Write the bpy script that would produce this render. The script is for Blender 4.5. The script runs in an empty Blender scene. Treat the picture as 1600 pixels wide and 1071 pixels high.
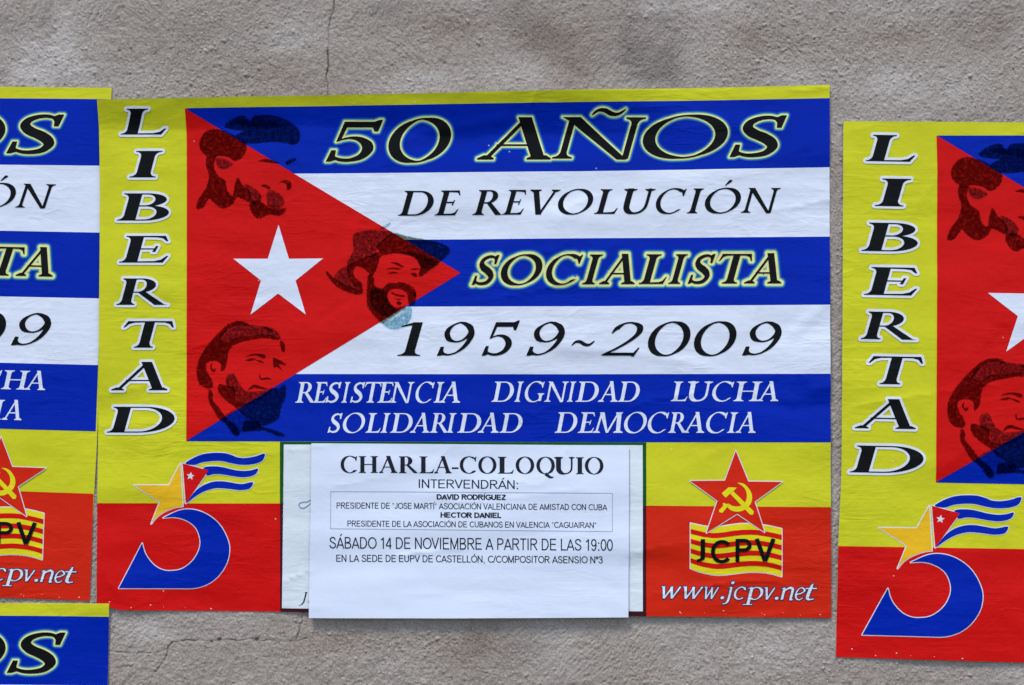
import bpy, bmesh, math, random
import numpy as np
from mathutils import Vector
from mathutils.geometry import delaunay_2d_cdt

SC = bpy.context.scene
COL = SC.collection
R = math.radians
S = 0.00074            # metres per photo pixel on the wall plane
CX, CY, ZC = 800.0, 535.5, 1.5

# ---------------------------------------------------------------- camera, world, sun, exposure
cam = bpy.data.cameras.new('camera')
cam.sensor_width = 36.0
cam.lens = 36.0 * 2.1 / (1600 * S)
cam.clip_start = 0.05
cam.clip_end = 200
cam_o = bpy.data.objects.new('camera', cam)
COL.objects.link(cam_o)
cam_o.location = (0, -2.1, ZC)
cam_o.rotation_euler = (R(90), 0, 0)
SC.camera = cam_o

SUN_EL, SUN_AZ = 63.0, -34.0      # azimuth measured from straight in front of the wall, negative = from the left
world = bpy.data.worlds.new('World')
SC.world = world
world.use_nodes = True
wn = world.node_tree
bg = wn.nodes['Background']
sky = wn.nodes.new('ShaderNodeTexSky')
sky.sky_type = 'NISHITA'
sky.sun_disc = False
sky.sun_elevation = R(SUN_EL)
sky.sun_rotation = R(180.0 + SUN_AZ)
wn.links.new(sky.outputs[0], bg.inputs[0])
bg.inputs[1].default_value = 0.11
sun = bpy.data.lights.new('sun', 'SUN')
sun.energy = 1.5
sun.angle = R(14)
sun.color = (1.0, 0.95, 0.88)
sun_o = bpy.data.objects.new('sun', sun)
COL.objects.link(sun_o)
_d = Vector((math.sin(R(SUN_AZ)) * math.cos(R(SUN_EL)), -math.cos(R(SUN_AZ)) * math.cos(R(SUN_EL)), math.sin(R(SUN_EL))))
sun_o.rotation_euler = _d.to_track_quat('Z', 'Y').to_euler()
sun_o.location = _d * 5
vs = SC.view_settings
vs.view_transform = 'Standard'
vs.look = 'None'
vs.exposure = 1.31
vs.gamma = 1.0

# ---------------------------------------------------------------- numpy noise
def lattice_noise(x, y, sx, sy, seed):
    """smooth value noise in -1..1 at arbitrary points"""
    rng = np.random.default_rng(seed)
    tab = rng.uniform(-1, 1, (256, 256)).astype(np.float32)
    u = np.asarray(x, np.float32) / sx + 40.37
    v = np.asarray(y, np.float32) / sy + 71.13
    iu = np.floor(u).astype(int); iv = np.floor(v).astype(int)
    fu = u - iu; fv = v - iv
    fu = fu * fu * fu * (fu * (fu * 6 - 15) + 10); fv = fv * fv * fv * (fv * (fv * 6 - 15) + 10)
    a = tab[iu & 255, iv & 255]; b = tab[(iu + 1) & 255, iv & 255]
    c = tab[iu & 255, (iv + 1) & 255]; d = tab[(iu + 1) & 255, (iv + 1) & 255]
    return (a * (1 - fu) + b * fu) * (1 - fv) + (c * (1 - fu) + d * fu) * fv

def rot_noise(x, y, sx, sy, ang, seed):
    c, s = math.cos(ang), math.sin(ang)
    return lattice_noise(x * c + y * s, -x * s + y * c, sx, sy, seed)

def seg_dist(x, y, pts):
    """distance from points to a polyline"""
    d = np.full(np.shape(x), 1e9, np.float32)
    for (x0, y0), (x1, y1) in zip(pts[:-1], pts[1:]):
        dx, dy = x1 - x0, y1 - y0
        t = np.clip(((x - x0) * dx + (y - y0) * dy) / (dx * dx + dy * dy + 1e-9), 0, 1)
        d = np.minimum(d, np.hypot(x - x0 - t * dx, y - y0 - t * dy))
    return d

# ---------------------------------------------------------------- materials
def new_mat(name):
    m = bpy.data.materials.new(name)
    m.use_nodes = True
    return m, m.node_tree.nodes, m.node_tree.links, m.node_tree.nodes['Principled BSDF']

def math_node(n, l, op, a, b):
    q = n.new('ShaderNodeMath'); q.operation = op
    for i, v in enumerate((a, b)):
        if isinstance(v, (int, float)): q.inputs[i].default_value = v
        else: l.new(v, q.inputs[i])
    return q.outputs[0]

def noise(n, l, vec, scale, detail=3.0, rough=0.5, dist=0.0):
    q = n.new('ShaderNodeTexNoise')
    q.inputs['Scale'].default_value = scale
    q.inputs['Detail'].default_value = detail
    q.inputs['Roughness'].default_value = rough
    q.inputs['Distortion'].default_value = dist
    l.new(vec, q.inputs['Vector'])
    return q.outputs['Fac']

def ramp(n, l, fac, stops):
    q = n.new('ShaderNodeValToRGB')
    cr = q.color_ramp
    while len(cr.elements) < len(stops): cr.elements.new(0.5)
    for e, (p, c) in zip(cr.elements, stops):
        e.position = p
        e.color = (c[0], c[1], c[2], 1) if not isinstance(c, (int, float)) else (c, c, c, 1)
    l.new(fac, q.inputs[0])
    return q.outputs[0]

def mix_col(n, l, fac, a, b, mode='MIX'):
    q = n.new('ShaderNodeMix'); q.data_type = 'RGBA'; q.blend_type = mode
    for sock, v in ((q.inputs['Factor'], fac), (q.inputs['A'], a), (q.inputs['B'], b)):
        if isinstance(v, (int, float)): sock.default_value = v
        elif isinstance(v, tuple): sock.default_value = (v[0], v[1], v[2], 1)
        else: l.new(v, sock)
    return q.outputs['Result']

def scaled_pos(n, l, sc, rot=0.0):
    g = n.new('ShaderNodeNewGeometry')
    mp = n.new('ShaderNodeMapping')
    mp.inputs['Scale'].default_value = sc
    mp.inputs['Rotation'].default_value = (0, rot, 0)
    l.new(g.outputs['Position'], mp.inputs['Vector'])
    return mp.outputs[0]

def paper_bump(n, l, bs, strength=1.0):
    """fine paste ripples running across the sheet plus plaster telegraphing through"""
    p1 = scaled_pos(n, l, (9, 0.01, 130))
    p2 = scaled_pos(n, l, (1, 0.01, 1))
    p3 = scaled_pos(n, l, (16, 0.01, 48), R(14))
    a = noise(n, l, p1, 1.0, 4, 0.6)
    b = noise(n, l, p2, 150, 2, 0.5)
    c = noise(n, l, p3, 1.0, 3, 0.5, 0.6)
    d = noise(n, l, p2, 45, 2, 0.5)
    # sparse little ridges
    r = math_node(n, l, 'SUBTRACT', c, 0.5)
    r = math_node(n, l, 'ABSOLUTE', r, 0)
    r = math_node(n, l, 'MULTIPLY', r, 9.0)
    r = math_node(n, l, 'MINIMUM', r, 1.0)
    msk = ramp(n, l, noise(n, l, p2, 7, 2, 0.5), [(0.40, 0.12), (0.66, 1.0)])
    a = math_node(n, l, 'MULTIPLY', a, msk); r = math_node(n, l, 'MULTIPLY', r, msk)
    h = math_node(n, l, 'MULTIPLY', a, 0.00026 * strength)
    h = math_node(n, l, 'ADD', h, math_node(n, l, 'MULTIPLY', b, 0.00010 * strength))
    h = math_node(n, l, 'ADD', h, math_node(n, l, 'MULTIPLY', r, -0.00010 * strength))
    h = math_node(n, l, 'ADD', h, math_node(n, l, 'MULTIPLY', d, 0.00025 * strength))
    bp = n.new('ShaderNodeBump')
    bp.inputs['Strength'].default_value = 1.0
    bp.inputs['Distance'].default_value = 1.0
    l.new(h, bp.inputs['Height'])
    l.new(bp.outputs[0], bs.inputs['Normal'])

def print_mat(name, col, rough=0.28, strength=2.2, specks=True, var=0.06):
    m, n, l, bs = new_mat(name)
    p = scaled_pos(n, l, (1, 0.01, 1))
    pb = scaled_pos(n, l, (3, 0.01, 260))
    v = noise(n, l, p, 12, 4, 0.6)
    band = noise(n, l, pb, 1.0, 2, 0.5)
    lo = tuple(c * (1 - var) for c in col); hi = tuple(min(1, c * (1 + var)) for c in col)
    c1 = ramp(n, l, v, [(0.3, lo), (0.7, hi)])
    c1 = mix_col(n, l, math_node(n, l, 'MULTIPLY', band, 0.16), c1, tuple(c * 0.72 for c in col))
    if specks:            # tiny pale specks in the colour: dust and painted-in small glints
        vo = n.new('ShaderNodeTexVoronoi'); vo.inputs['Scale'].default_value = 60
        l.new(p, vo.inputs['Vector'])
        dotm = math_node(n, l, 'LESS_THAN', vo.outputs['Distance'], 0.055)
        pick = math_node(n, l, 'GREATER_THAN', noise(n, l, p, 23, 2, 0.5), 0.60)
        c1 = mix_col(n, l, math_node(n, l, 'MULTIPLY', math_node(n, l, 'MULTIPLY', dotm, pick), 0.5), c1, (0.6, 0.58, 0.56))
    l.new(c1, bs.inputs['Base Color'])
    bs.inputs['Roughness'].default_value = rough
    bs.inputs['IOR'].default_value = 1.45
    bs.inputs['Specular IOR Level'].default_value = 0.06
    paper_bump(n, l, bs, strength)
    return m

def glow_mat(name, stops):
    m, n, l, bs = new_mat(name)
    at = n.new('ShaderNodeAttribute'); at.attribute_name = 'spread'
    l.new(ramp(n, l, at.outputs['Fac'], stops), bs.inputs['Base Color'])
    bs.inputs['Roughness'].default_value = 0.32
    bs.inputs['Specular IOR Level'].default_value = 0.06
    paper_bump(n, l, bs, 2.2)
    return m

def ink_mat(name, tint, lo, hi, scale=420, stretch=1.0, edge=False):
    """overprinted see-through ink: multiplies what is printed beneath, broken up by coarse grain"""
    m, n, l, bs = new_mat(name)
    n.remove(bs)
    t = n.new('ShaderNodeBsdfTransparent')
    p = scaled_pos(n, l, (1, 0.01, stretch))
    f = noise(n, l, p, scale, 6, 0.85)
    if edge:
        at = n.new('ShaderNodeAttribute'); at.attribute_name = 'spread'
        f = math_node(n, l, 'ADD', f, math_node(n, l, 'MULTIPLY', at.outputs['Fac'], .30))
    mid = tuple(c + (1 - c) * .35 for c in tint)
    l.new(ramp(n, l, f, [(lo - .1, tint), (lo, mid), (hi, (1, 1, 1))] if not edge else [(lo, tint), (hi, (1, 1, 1))]), t.inputs[0])
    l.new(t.outputs[0], n['Material Output'].inputs[0])
    return m

YEL = (0.52, 0.515, 0.018)
RED = (0.53, 0.006, 0.006)
BLU = (0.0003, 0.0165, 0.32)
WHT = (0.62, 0.655, 0.745)
BLK = (0.005, 0.006, 0.007)
M = {
    'yellow': print_mat('yellow_print', YEL),
    'red': print_mat('red_print', RED),
    'scarlet': print_mat('scarlet_print', (0.54, 0.018, 0.006)),
    'blue': print_mat('blue_print', BLU),
    'white': print_mat('white_print', WHT, specks=False, var=0.03),
    'panel_white': print_mat('panel_white_print', (0.60, 0.65, 0.69), specks=False, var=0.03),
    'black': print_mat('black_print', BLK, specks=False),
    'flagyellow': print_mat('emblem_yellow_print', (0.64, 0.56, 0.012)),
    'gold': print_mat('gold_print', (0.70, 0.40, 0.015)),
    'halo': print_mat('white_outline_print', (0.62, 0.64, 0.68), specks=False),
    'green': print_mat('dark_green_print', (0.006, 0.075, 0.016)),
    'maroon': print_mat('dark_maroon_print', (0.045, 0.008, 0.014)),
    'navy': print_mat('navy_outline_print', (0.02, 0.03, 0.09)),
    'dust': print_mat('dusty_blue_print', (0.20, 0.27, 0.40), specks=False),
    'notice': print_mat('notice_paper', (0.61, 0.66, 0.775), rough=0.6, strength=0.9, specks=False, var=0.015),
    'toner': print_mat('black_toner', (0.014, 0.016, 0.026), rough=0.5, strength=0.5, specks=False),
    'greyline': print_mat('grey_toner', (0.32, 0.34, 0.40), rough=0.5, strength=0.5, specks=False),
    'glow': glow_mat('cream_glow_print', [(0.0, (0.66, 0.64, 0.26)), (0.24, (0.70, 0.68, 0.30)), (0.40, (0.20, 0.42, 0.22)),
                                         (0.56, (0.02, 0.18, 0.36)), (0.78, (0.006, 0.05, 0.38)), (1.0, BLU)]),
    'glow_wide': glow_mat('wide_cream_glow_print', [(0.0, (0.62, 0.60, 0.24)), (0.36, (0.66, 0.64, 0.28)), (0.48, (0.22, 0.42, 0.20)),
                                         (0.62, (0.02, 0.18, 0.32)), (0.80, (0.003, 0.05, 0.36)), (1.0, BLU)]),
    'ink': ink_mat('dark_overprint_ink', (0.34, 0.38, 0.31), 0.57, 0.68, 230),
    'inkedge': ink_mat('speckled_ink_edge', (0.38, 0.48, 0.42), 0.55, 0.64, 420, edge=True),
    'inkgrain': ink_mat('grainy_overprint_ink', (0.30, 0.56, 0.63), 0.52, 0.60, 300),
}

# ---------------------------------------------------------------- 2D shape kit (photo pixel space, y downwards)
def catmull(pts, closed=False, k=6):
    n = len(pts); out = []
    rng_ = range(n) if closed else range(n - 1)
    for i in rng_:
        if closed: p0, p1, p2, p3 = pts[i - 1], pts[i], pts[(i + 1) % n], pts[(i + 2) % n]
        else: p0, p1, p2, p3 = pts[max(i - 1, 0)], pts[i], pts[i + 1], pts[min(i + 2, n - 1)]
        for j in range(k):
            t = j / k; t2 = t * t; t3 = t2 * t
            out.append(tuple(0.5 * (2 * p1[d] + (p2[d] - p0[d]) * t + (2 * p0[d] - 5 * p1[d] + 4 * p2[d] - p3[d]) * t2
                                    + (-p0[d] + 3 * p1[d] - 3 * p2[d] + p3[d]) * t3) for d in (0, 1)))
    if not closed: out.append(tuple(pts[-1]))
    return out

def arc(cx, cy, rx, ry, a0, a1, n=22):
    return [(cx + rx * math.cos(R(a0 + (a1 - a0) * i / n)), cy + ry * math.sin(R(a0 + (a1 - a0) * i / n))) for i in range(n + 1)]

def ribbon(pts, w):
    """strip quads around a centreline; w is a number or one width per point"""
    q = []
    if not isinstance(w, (int, float)) and len(w) < len(pts): w = list(w) + [w[-1]] * (len(pts) - len(w))
    keep = [i for i in range(len(pts)) if i == 0 or math.hypot(pts[i][0] - pts[i - 1][0], pts[i][1] - pts[i - 1][1]) > 1e-6]
    if not isinstance(w, (int, float)): w = [w[i] for i in keep]
    pts = [pts[i] for i in keep]
    n = len(pts)
    ws = [w] * n if isinstance(w, (int, float)) else w
    L = []; Rr = []
    for i, (x, y) in enumerate(pts):
        a = pts[max(i - 1, 0)]; b = pts[min(i + 1, n - 1)]
        dx, dy = b[0] - a[0], b[1] - a[1]
        d = math.hypot(dx, dy) or 1
        nx, ny = -dy / d * ws[i] / 2, dx / d * ws[i] / 2
        # mitre
        if 0 < i < n - 1:
            e = (x - a[0], y - a[1]); el = math.hypot(*e) or 1
            m = abs((-e[1] / el) * (-dy / d) + (e[0] / el) * (dx / d))
            m = max(m, 0.5); nx /= m; ny /= m
        L.append((x + nx, y + ny)); Rr.append((x - nx, y - ny))
    for i in range(n - 1):
        q.append([L[i], Rr[i], Rr[i + 1], L[i + 1]])
    return q

def nib(pts, T, ang=18, t=0.03):
    """broad pen stroke: thick where the path crosses the nib, thin along it"""
    nx, ny = T / 2 * math.cos(R(ang)), T / 2 * math.sin(R(ang))
    q = []
    for a, b in zip(pts[:-1], pts[1:]):
        q.append([(a[0] - nx, a[1] - ny), (a[0] + nx, a[1] + ny), (b[0] + nx, b[1] + ny), (b[0] - nx, b[1] - ny)])
    return q + ribbon(pts, t)

def area(p):
    return 0.5 * sum(p[i - 1][0] * p[i][1] - p[i][0] * p[i - 1][1] for i in range(len(p)))

def union(polys, eps=1e-4):
    """union of simple polygons -> (verts Nx2, tris Mx3)"""
    vs_, fs = [], []
    for p in polys:
        q = [p[0]]
        for v in p[1:]:
            if math.hypot(v[0] - q[-1][0], v[1] - q[-1][1]) > eps * 3: q.append(v)
        if len(q) > 2 and math.hypot(q[0][0] - q[-1][0], q[0][1] - q[-1][1]) <= eps * 3: q.pop()
        if len(q) < 3: continue
        if len(q) == 4:      # a crossed or bent quad is safer as two triangles
            cr = [(q[(i + 1) % 4][0] - q[i][0]) * (q[(i + 2) % 4][1] - q[(i + 1) % 4][1]) - (q[(i + 1) % 4][1] - q[i][1]) * (q[(i + 2) % 4][0] - q[(i + 1) % 4][0]) for i in range(4)]
            if not (all(c > 0 for c in cr) or all(c < 0 for c in cr)):
                for tri in ([q[0], q[1], q[2]], [q[0], q[2], q[3]]):
                    a = area(tri)
                    if abs(a) < eps: continue
                    if a < 0: tri = tri[::-1]
                    b = len(vs_); vs_ += [Vector(v) for v in tri]; fs.append([b, b + 1, b + 2])
                continue
        a = area(q)
        if abs(a) < eps * eps * 20: continue
        if a < 0: q.reverse()
        b = len(vs_)
        vs_ += [Vector(v) for v in q]
        fs.append(list(range(b, b + len(q))))
    ov, oe, of, _, _, oo = delaunay_2d_cdt(vs_, [], fs, 0, eps, True)
    keep = [f for f, o in zip(of, oo) if o]
    V = np.array([(v.x, v.y) for v in ov], float)
    F = np.array(keep, int)
    used = np.unique(F); re = np.full(len(V), -1); re[used] = np.arange(len(used))
    return V[used], re[F]

def boundary_loops(F):
    nxt = {}
    es = set()
    for f in F:
        for i in range(3): es.add((int(f[i]), int(f[(i + 1) % 3])))
    for a, b in es:
        if (b, a) not in es: nxt.setdefault(a, []).append(b)
    return nxt

def halo(V, F, r, seg=14):
    """cone-shaped skirt of width r all round a shape: returns verts, tris, spread (0 at the shape, 1 outside)"""
    nxt = boundary_loops(F)
    prev = {}
    for a, bs in nxt.items():
        for b in bs: prev.setdefault(b, []).append(a)
    HV, HF, HA = [], [], []
    def nrm(a, b):
        d = V[b] - V[a]; L = math.hypot(*d) or 1
        return np.array((d[1] / L, -d[0] / L))
    for a, bs in nxt.items():
        for b in bs:
            if math.hypot(*(V[b] - V[a])) < 1e-6: continue
            n = nrm(a, b); k = len(HV)
            HV += [V[a], V[b], V[b] + n * r, V[a] + n * r]; HA += [0, 0, 1, 1]
            HF += [(k, k + 1, k + 2), (k, k + 2, k + 3)]
    for v in nxt:
        for a in prev.get(v, []):
            for b in nxt[v]:
                n0, n1 = nrm(a, v), nrm(v, b)
                cr = n0[0] * n1[1] - n0[1] * n1[0]
                dt = float(np.dot(n0, n1))
                ang = math.atan2(cr, dt)
                if ang <= 0.02: continue
                st = max(1, int(math.ceil(ang / R(seg))))
                k = len(HV); HV.append(V[v]); HA.append(0)
                for i in range(st + 1):
                    t = ang * i / st; c, s = math.cos(t), math.sin(t)
                    HV.append(V[v] + r * np.array((n0[0] * c - n0[1] * s, n0[0] * s + n0[1] * c))); HA.append(1)
                HF += [(k, k + 1 + i, k + 2 + i) for i in range(st)]
    return np.array(HV), np.array(HF, int), np.array(HA, float)

GRID = 5.0
def grid_cut(V, F, A=None, G=GRID):
    """slice a flat mesh along a shared square grid so that it can follow the wrinkles"""
    bm = bmesh.new()
    la = bm.verts.layers.float.new('a')
    vs_ = [bm.verts.new((x, y, 0)) for x, y in V]
    if A is not None:
        for v, a in zip(vs_, A): v[la] = a
    for f in F:
        try: bm.faces.new([vs_[i] for i in f])
        except ValueError: pass
    x0, y0 = V.min(0); x1, y1 = V.max(0)
    for k in range(int(math.ceil(x0 / G)), int(math.floor(x1 / G)) + 1):
        bmesh.ops.bisect_plane(bm, geom=bm.verts[:] + bm.edges[:] + bm.faces[:], dist=1e-4, plane_co=(k * G, 0, 0), plane_no=(1, 0, 0))
    for k in range(int(math.ceil(y0 / G)), int(math.floor(y1 / G)) + 1):
        bmesh.ops.bisect_plane(bm, geom=bm.verts[:] + bm.edges[:] + bm.faces[:], dist=1e-4, plane_co=(0, k * G, 0), plane_no=(0, 1, 0))
    bmesh.ops.triangulate(bm, faces=[f for f in bm.faces if len(f.verts) > 3])
    bm.verts.index_update()
    nV = np.array([(v.co.x, v.co.y) for v in bm.verts])
    nA = np.array([v[la] for v in bm.verts])
    nF = np.array([[v.index for v in f.verts] for f in bm.faces], int)
    bm.free()
    return nV, nF, nA

def merge(items):
    Vs, Fs, As, b = [], [], [], 0
    for V, F, A in items:
        Vs.append(V); Fs.append(F + b); As.append(A if A is not None else np.zeros(len(V))); b += len(V)
    return np.concatenate(Vs), np.concatenate(Fs), np.concatenate(As)

def flat(polys, cut=True):
    V, F = union(polys)
    return grid_cut(V, F) if cut else (V, F, np.zeros(len(V)))

def outlined(polys, r):
    """fill and its halo"""
    V, F = union(polys)
    return grid_cut(V, F), grid_cut(*halo(V, F, r))

# ---------------------------------------------------------------- italic / roman serif glyphs (cap height 1, y up)
class Pen:
    def __init__(s, T=0.14, t=0.035, sf=0.09, h=0.03, ang=18, br=0.12):
        s.T, s.t, s.sf, s.h, s.ang, s.br = T, t, sf, h, ang, br
    def stem(s, xc, y0=0, y1=1, b=(1, 1), tp=(1, 1), w=None):
        w = w or s.T; h = s.h; br = min(s.br, (y1 - y0) * .4); P = []
        def side(x, dirx, amt, y, up):
            e = amt * s.sf; sg = 1 if up else -1
            if e <= 0: return [(x, y)]
            pts = [(x + dirx * e, y), (x + dirx * e, y + sg * h)]
            for i in range(1, 6):
                u = i / 5; a = (1 - u) ** 2; c = u * u; m = 2 * u * (1 - u)
                pts.append((a * (x + dirx * e) + m * (x + dirx * e * .12) + c * x, a * (y + sg * h) + m * (y + sg * h * 1.4) + c * (y + sg * (h + br))))
            return pts
        P += side(xc - w / 2, -1, b[0], y0, True)[::-1]
        P += side(xc + w / 2, 1, b[1], y0, True)
        P += side(xc + w / 2, 1, tp[1], y1, False)[::-1]
        P += side(xc - w / 2, -1, tp[0], y1, False)
        return [P]
    def diag(s, x0, y0, x1, y1, w):
        return [[(x0 - w / 2, y0), (x0 + w / 2, y0), (x1 + w / 2, y1), (x1 - w / 2, y1)]]
    def foot(s, xc, y, w, e0=1, e1=1, up=True):
        sg = 1 if up else -1; h = s.h * sg
        a, b = xc - w / 2 - e0 * s.sf, xc + w / 2 + e1 * s.sf
        return [[(a, y), (b, y), (b, y + h), (xc + w / 2, y + h * 1.6 + sg * .05), (xc - w / 2, y + h * 1.6 + sg * .05), (a, y + h)]]
    def bar(s, x0, x1, y, t=None):
        t = t or s.t * 1.1
        return [[(x0, y), (x1, y), (x1, y + t), (x0, y + t)]]
    def arm(s, x0, x1, y, up, t=None, hgt=.22):
        """thin bar at y (its outer edge) with a wedge terminal; up=+1 wedge goes up from the bar"""
        t = (t or s.t * 1.15) * up
        k = .05
        return [[(x0, y), (x1, y), (x1 + k, y + up * hgt), (x1 + k - .025, y + up * hgt), (x1 - .03, y + up * hgt * .45),
                 (x1 - .11, y + t * 1.25), (x0, y + t)]]
    def bowl(s, x0, x1, y0, y1, T=None):
        T = T or s.T; ry = (y1 - y0) / 2; rx = min((x1 - x0) * .62, ry * 1.5); cx = x1 - rx; cy = (y0 + y1) / 2
        out = [(x0, y1)] + arc(cx, cy, rx, ry, 90, -90, 18) + [(x0, y0)]
        t = s.t * 1.05; inn = [(x0, y1 - t)] + arc(cx, cy, rx - T, ry - t, 90, -90, 18) + [(x0, y0 + t)]
        return [[out[i], out[i + 1], inn[i + 1], inn[i]] for i in range(len(out) - 1)]

def serif_glyph(ch, p):
    T, t, sf = p.T, p.t, p.sf
    th = t * 1.5           # thin diagonals, measured across
    N = lambda pts, TT=T: nib(pts, TT, p.ang, t)
    if ch == 'I': return p.stem(.2)
    if ch == 'L': return p.stem(.2, b=(1, 0)) + p.arm(.2, .60, 0, 1, hgt=.24)
    if ch == 'E': return p.stem(.2, b=(1, 0), tp=(1, 0)) + p.arm(.2, .60, 0, 1, hgt=.25) + p.arm(.2, .55, 1, -1, hgt=.2) + p.bar(.2, .46, .49) + [[(.43, .40), (.47, .40), (.49, .62), (.46, .62)]]
    if ch == 'T':
        return p.stem(.40, tp=(0, 0)) + p.arm(.40, .74, 1, -1, hgt=.24) + [[(-x + .80, y) for x, y in p.arm(.40, .74, 1, -1, hgt=.24)[0]]]
    if ch == 'H': return p.stem(.2) + p.stem(.74) + p.bar(.2, .74, .48)
    if ch == 'B': return p.stem(.2, b=(1, 0), tp=(1, 0)) + p.bowl(.2, .60, .52, 1, T * .92) + p.bowl(.2, .67, 0, .52 + t, T)
    if ch == 'P': return p.stem(.2, tp=(1, 0)) + p.bowl(.2, .64, .44, 1)
    if ch == 'R': return p.stem(.2, tp=(1, 0)) + p.bowl(.2, .62, .46, 1) + [[(.34, .49), (.48, .49), (.84, .02), (.90, 0), (.68, 0)]]
    if ch == 'D': return p.stem(.2, b=(1, 0), tp=(1, 0)) + p.bowl(.2, .88, 0, 1, T * 1.05)
    if ch == 'A':
        return p.diag(.08, 0, .44, 1.0, th) + p.diag(.72, 0, .44 - .02, 1.02, T * 1.08) + p.bar(.17, .62, .33) + p.foot(.08, 0, th) + p.foot(.72, 0, T)
    if ch == 'V':
        return p.diag(.40, -.01, .14, 1, T * 1.1) + p.diag(.42, -.01, .72, 1, th) + p.foot(.14, 1, T, up=False) + p.foot(.72, 1, th, up=False)
    if ch == 'N':
        return p.stem(.15, tp=(0, 0), w=t * 1.6) + p.stem(.80, y0=.0, b=(0, 0), tp=(1, 1), w=t * 1.6) + \
            [[(.04, 1), (.04 + T * 1.25, 1), (.82, -.02), (.72, -.02), (.13, .90)]]
    if ch == 'M':
        return p.diag(.10, 0, .18, 1, t * 1.5) + p.foot(.10, 0, th) + [[(.10, 1), (.10 + T * 1.15, 1), (.53, .0), (.46, 0)]] + \
            p.diag(.50, 0, .80, 1, th) + p.diag(.90, 0, .80 + T * .2, 1, T) + p.foot(.90, 0, T) + p.foot(.80, 1, T, .2, .8, up=False)
    if ch == 'U':
        pts = [(.22, 1), (.22, .36), (.25, .16), (.34, .03), (.46, .0), (.58, .04), (.67, .16), (.71, .36), (.71, 1)]
        c = catmull(pts, k=5)
        w = [T if q[0] < .30 else max(t * 1.5, T * (1 - (q[0] - .30) / .30)) for q in c]
        return ribbon([(x, y + t * .4) for x, y in c], w) + p.foot(.22, 1, T, up=False) + p.foot(.71, 1, th, up=False)
    if ch in 'OQ':
        g = N(arc(.50, .5, .50 - T / 2, .50, 0, 360, 48))
        if ch == 'Q': g += ribbon(catmull([(.48, .03), (.60, -.08), (.76, -.2), (.94, -.2)], k=4), [T * .8, T * .9, T, T, T, T * .9, T * .8, T * .8, T * .7, T * .6, T * .5, t, t][:13])
        return g
    if ch in 'CG':
        g = N(arc(.50, .5, .50 - T / 2, .50, 50, 318, 40))
        g += [[(.80, .93), (.87, 1.0), (.89, 1.0), (.86, .70), (.83, .70), (.77, .84), (.66, .94)]]
        if ch == 'G': g += p.stem(.82, 0.04, .42, b=(0, 0), tp=(1, 1), w=T * .9)
        return g
    if ch == 'S':
        k = T / .15
        c = catmull([(.67, .885), (.52, .945), (.36, .93), (.22, .84), (.19, .70), (.30, .57), (.46, .48), (.60, .37), (.66, .24), (.58, .10), (.42, .045), (.26, .05), (.11, .12)], k=5)
        ww = np.interp(np.arange(len(c)) / 5.0, range(13), [.06, .08, .10, .13, .16, .19, .20, .19, .16, .13, .10, .08, .06]) * k
        return ribbon(c, list(ww)) + [[(.60, .95), (.67, 1.0), (.75, 1.0), (.72, .70), (.645, .70), (.63, .82), (.58, .90)],
                                     [(.03, 0), (.10, 0), (.19, .05), (.15, .16), (.145, .30), (.07, .30)]]
    if ch == 'J':
        return ribbon(catmull([(.32, 1), (.32, .3), (.28, .02), (.12, -.18), (-.02, -.2)], k=5), [T] * 12 + [T * .8, T * .7, T * .6, T * .5, T * .4, T * .35, T * .3, t, t][:9]) + p.foot(.32, 1, T, up=False)
    if ch == '0': return N(arc(.40, .5, .40 - T / 2, .50, 0, 360, 44))
    if ch == '1': return p.stem(.3, b=(1, 1), tp=(0, 0)) + [[(.3 - T / 2, 1), (.3 + T / 2, 1), (.3 + T / 2, 1.01), (.3, .93), (.10, .86), (.08, .89), (.3 - T / 2, .985)]]
    if ch == '5':
        k = T / .15
        c = catmull([(.15, .545), (.30, .60), (.46, .57), (.59, .45), (.63, .30), (.56, .13), (.40, .045), (.24, .05), (.10, .12)], k=5)
        ww = np.interp(np.arange(len(c)) / 5.0, range(9), [.03, .06, .11, .17, .18, .14, .09, .08, .06]) * k
        return ribbon(c, list(ww)) + [[(.10, .50), (.165, .52), (.215, .88), (.215, 1), (.15, 1)], [(.15, 1), (.62, 1), (.70, 1.05), (.75, 1.05), (.72, .76), (.66, .76), (.62, .86), (.18, .86)],
                                     [(.02, 0), (.09, 0), (.18, .05), (.14, .16), (.135, .29), (.06, .29)]]
    if ch == '9':
        return nib(catmull([(.58, .88), (.40, .995), (.20, .88), (.14, .68), (.24, .47), (.42, .42), (.58, .52), (.66, .72), (.58, .9), (.40, .995)], k=5), T * .9, p.ang, t) + \
            nib(catmull([(.58, .88), (.67, .72), (.68, .52), (.60, .28), (.46, .10), (.28, .03), (.14, .07)], k=5), T * .95, p.ang, t) + [[(.05, 0), (.12, 0), (.24, .04), (.16, .15), (.155, .27), (.08, .27)]]
    if ch == '2':
        return nib(catmull([(.16, .76), (.26, .93), (.44, .98), (.60, .88), (.62, .68), (.50, .46), (.30, .24), (.06, .04)], k=5), T * .9, p.ang - 4, t) + \
            [[(.0, 0), (.58, 0), (.62, -.03), (.65, -.03), (.72, .24), (.69, .24), (.62, .09), (.12, .09)], [(.09, .66), (.12, .66), (.22, .82), (.18, .90), (.13, .84)]]
    if ch == '~':
        c = catmull([(0, .42), (.12, .56), (.28, .56), (.46, .46), (.62, .46), (.76, .60)], k=6)
        return ribbon(c, [.02 + .10 * math.sin(math.pi * i / (len(c) - 1)) ** .7 for i in range(len(c))])
    if ch == '´': return [[(.0, 0), (.05, 0), (.26, .24), (.22, .30), (.15, .30)]]
    if ch == '-': return [[(0, .26), (.34, .26), (.34, .36), (0, .36)]]
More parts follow.
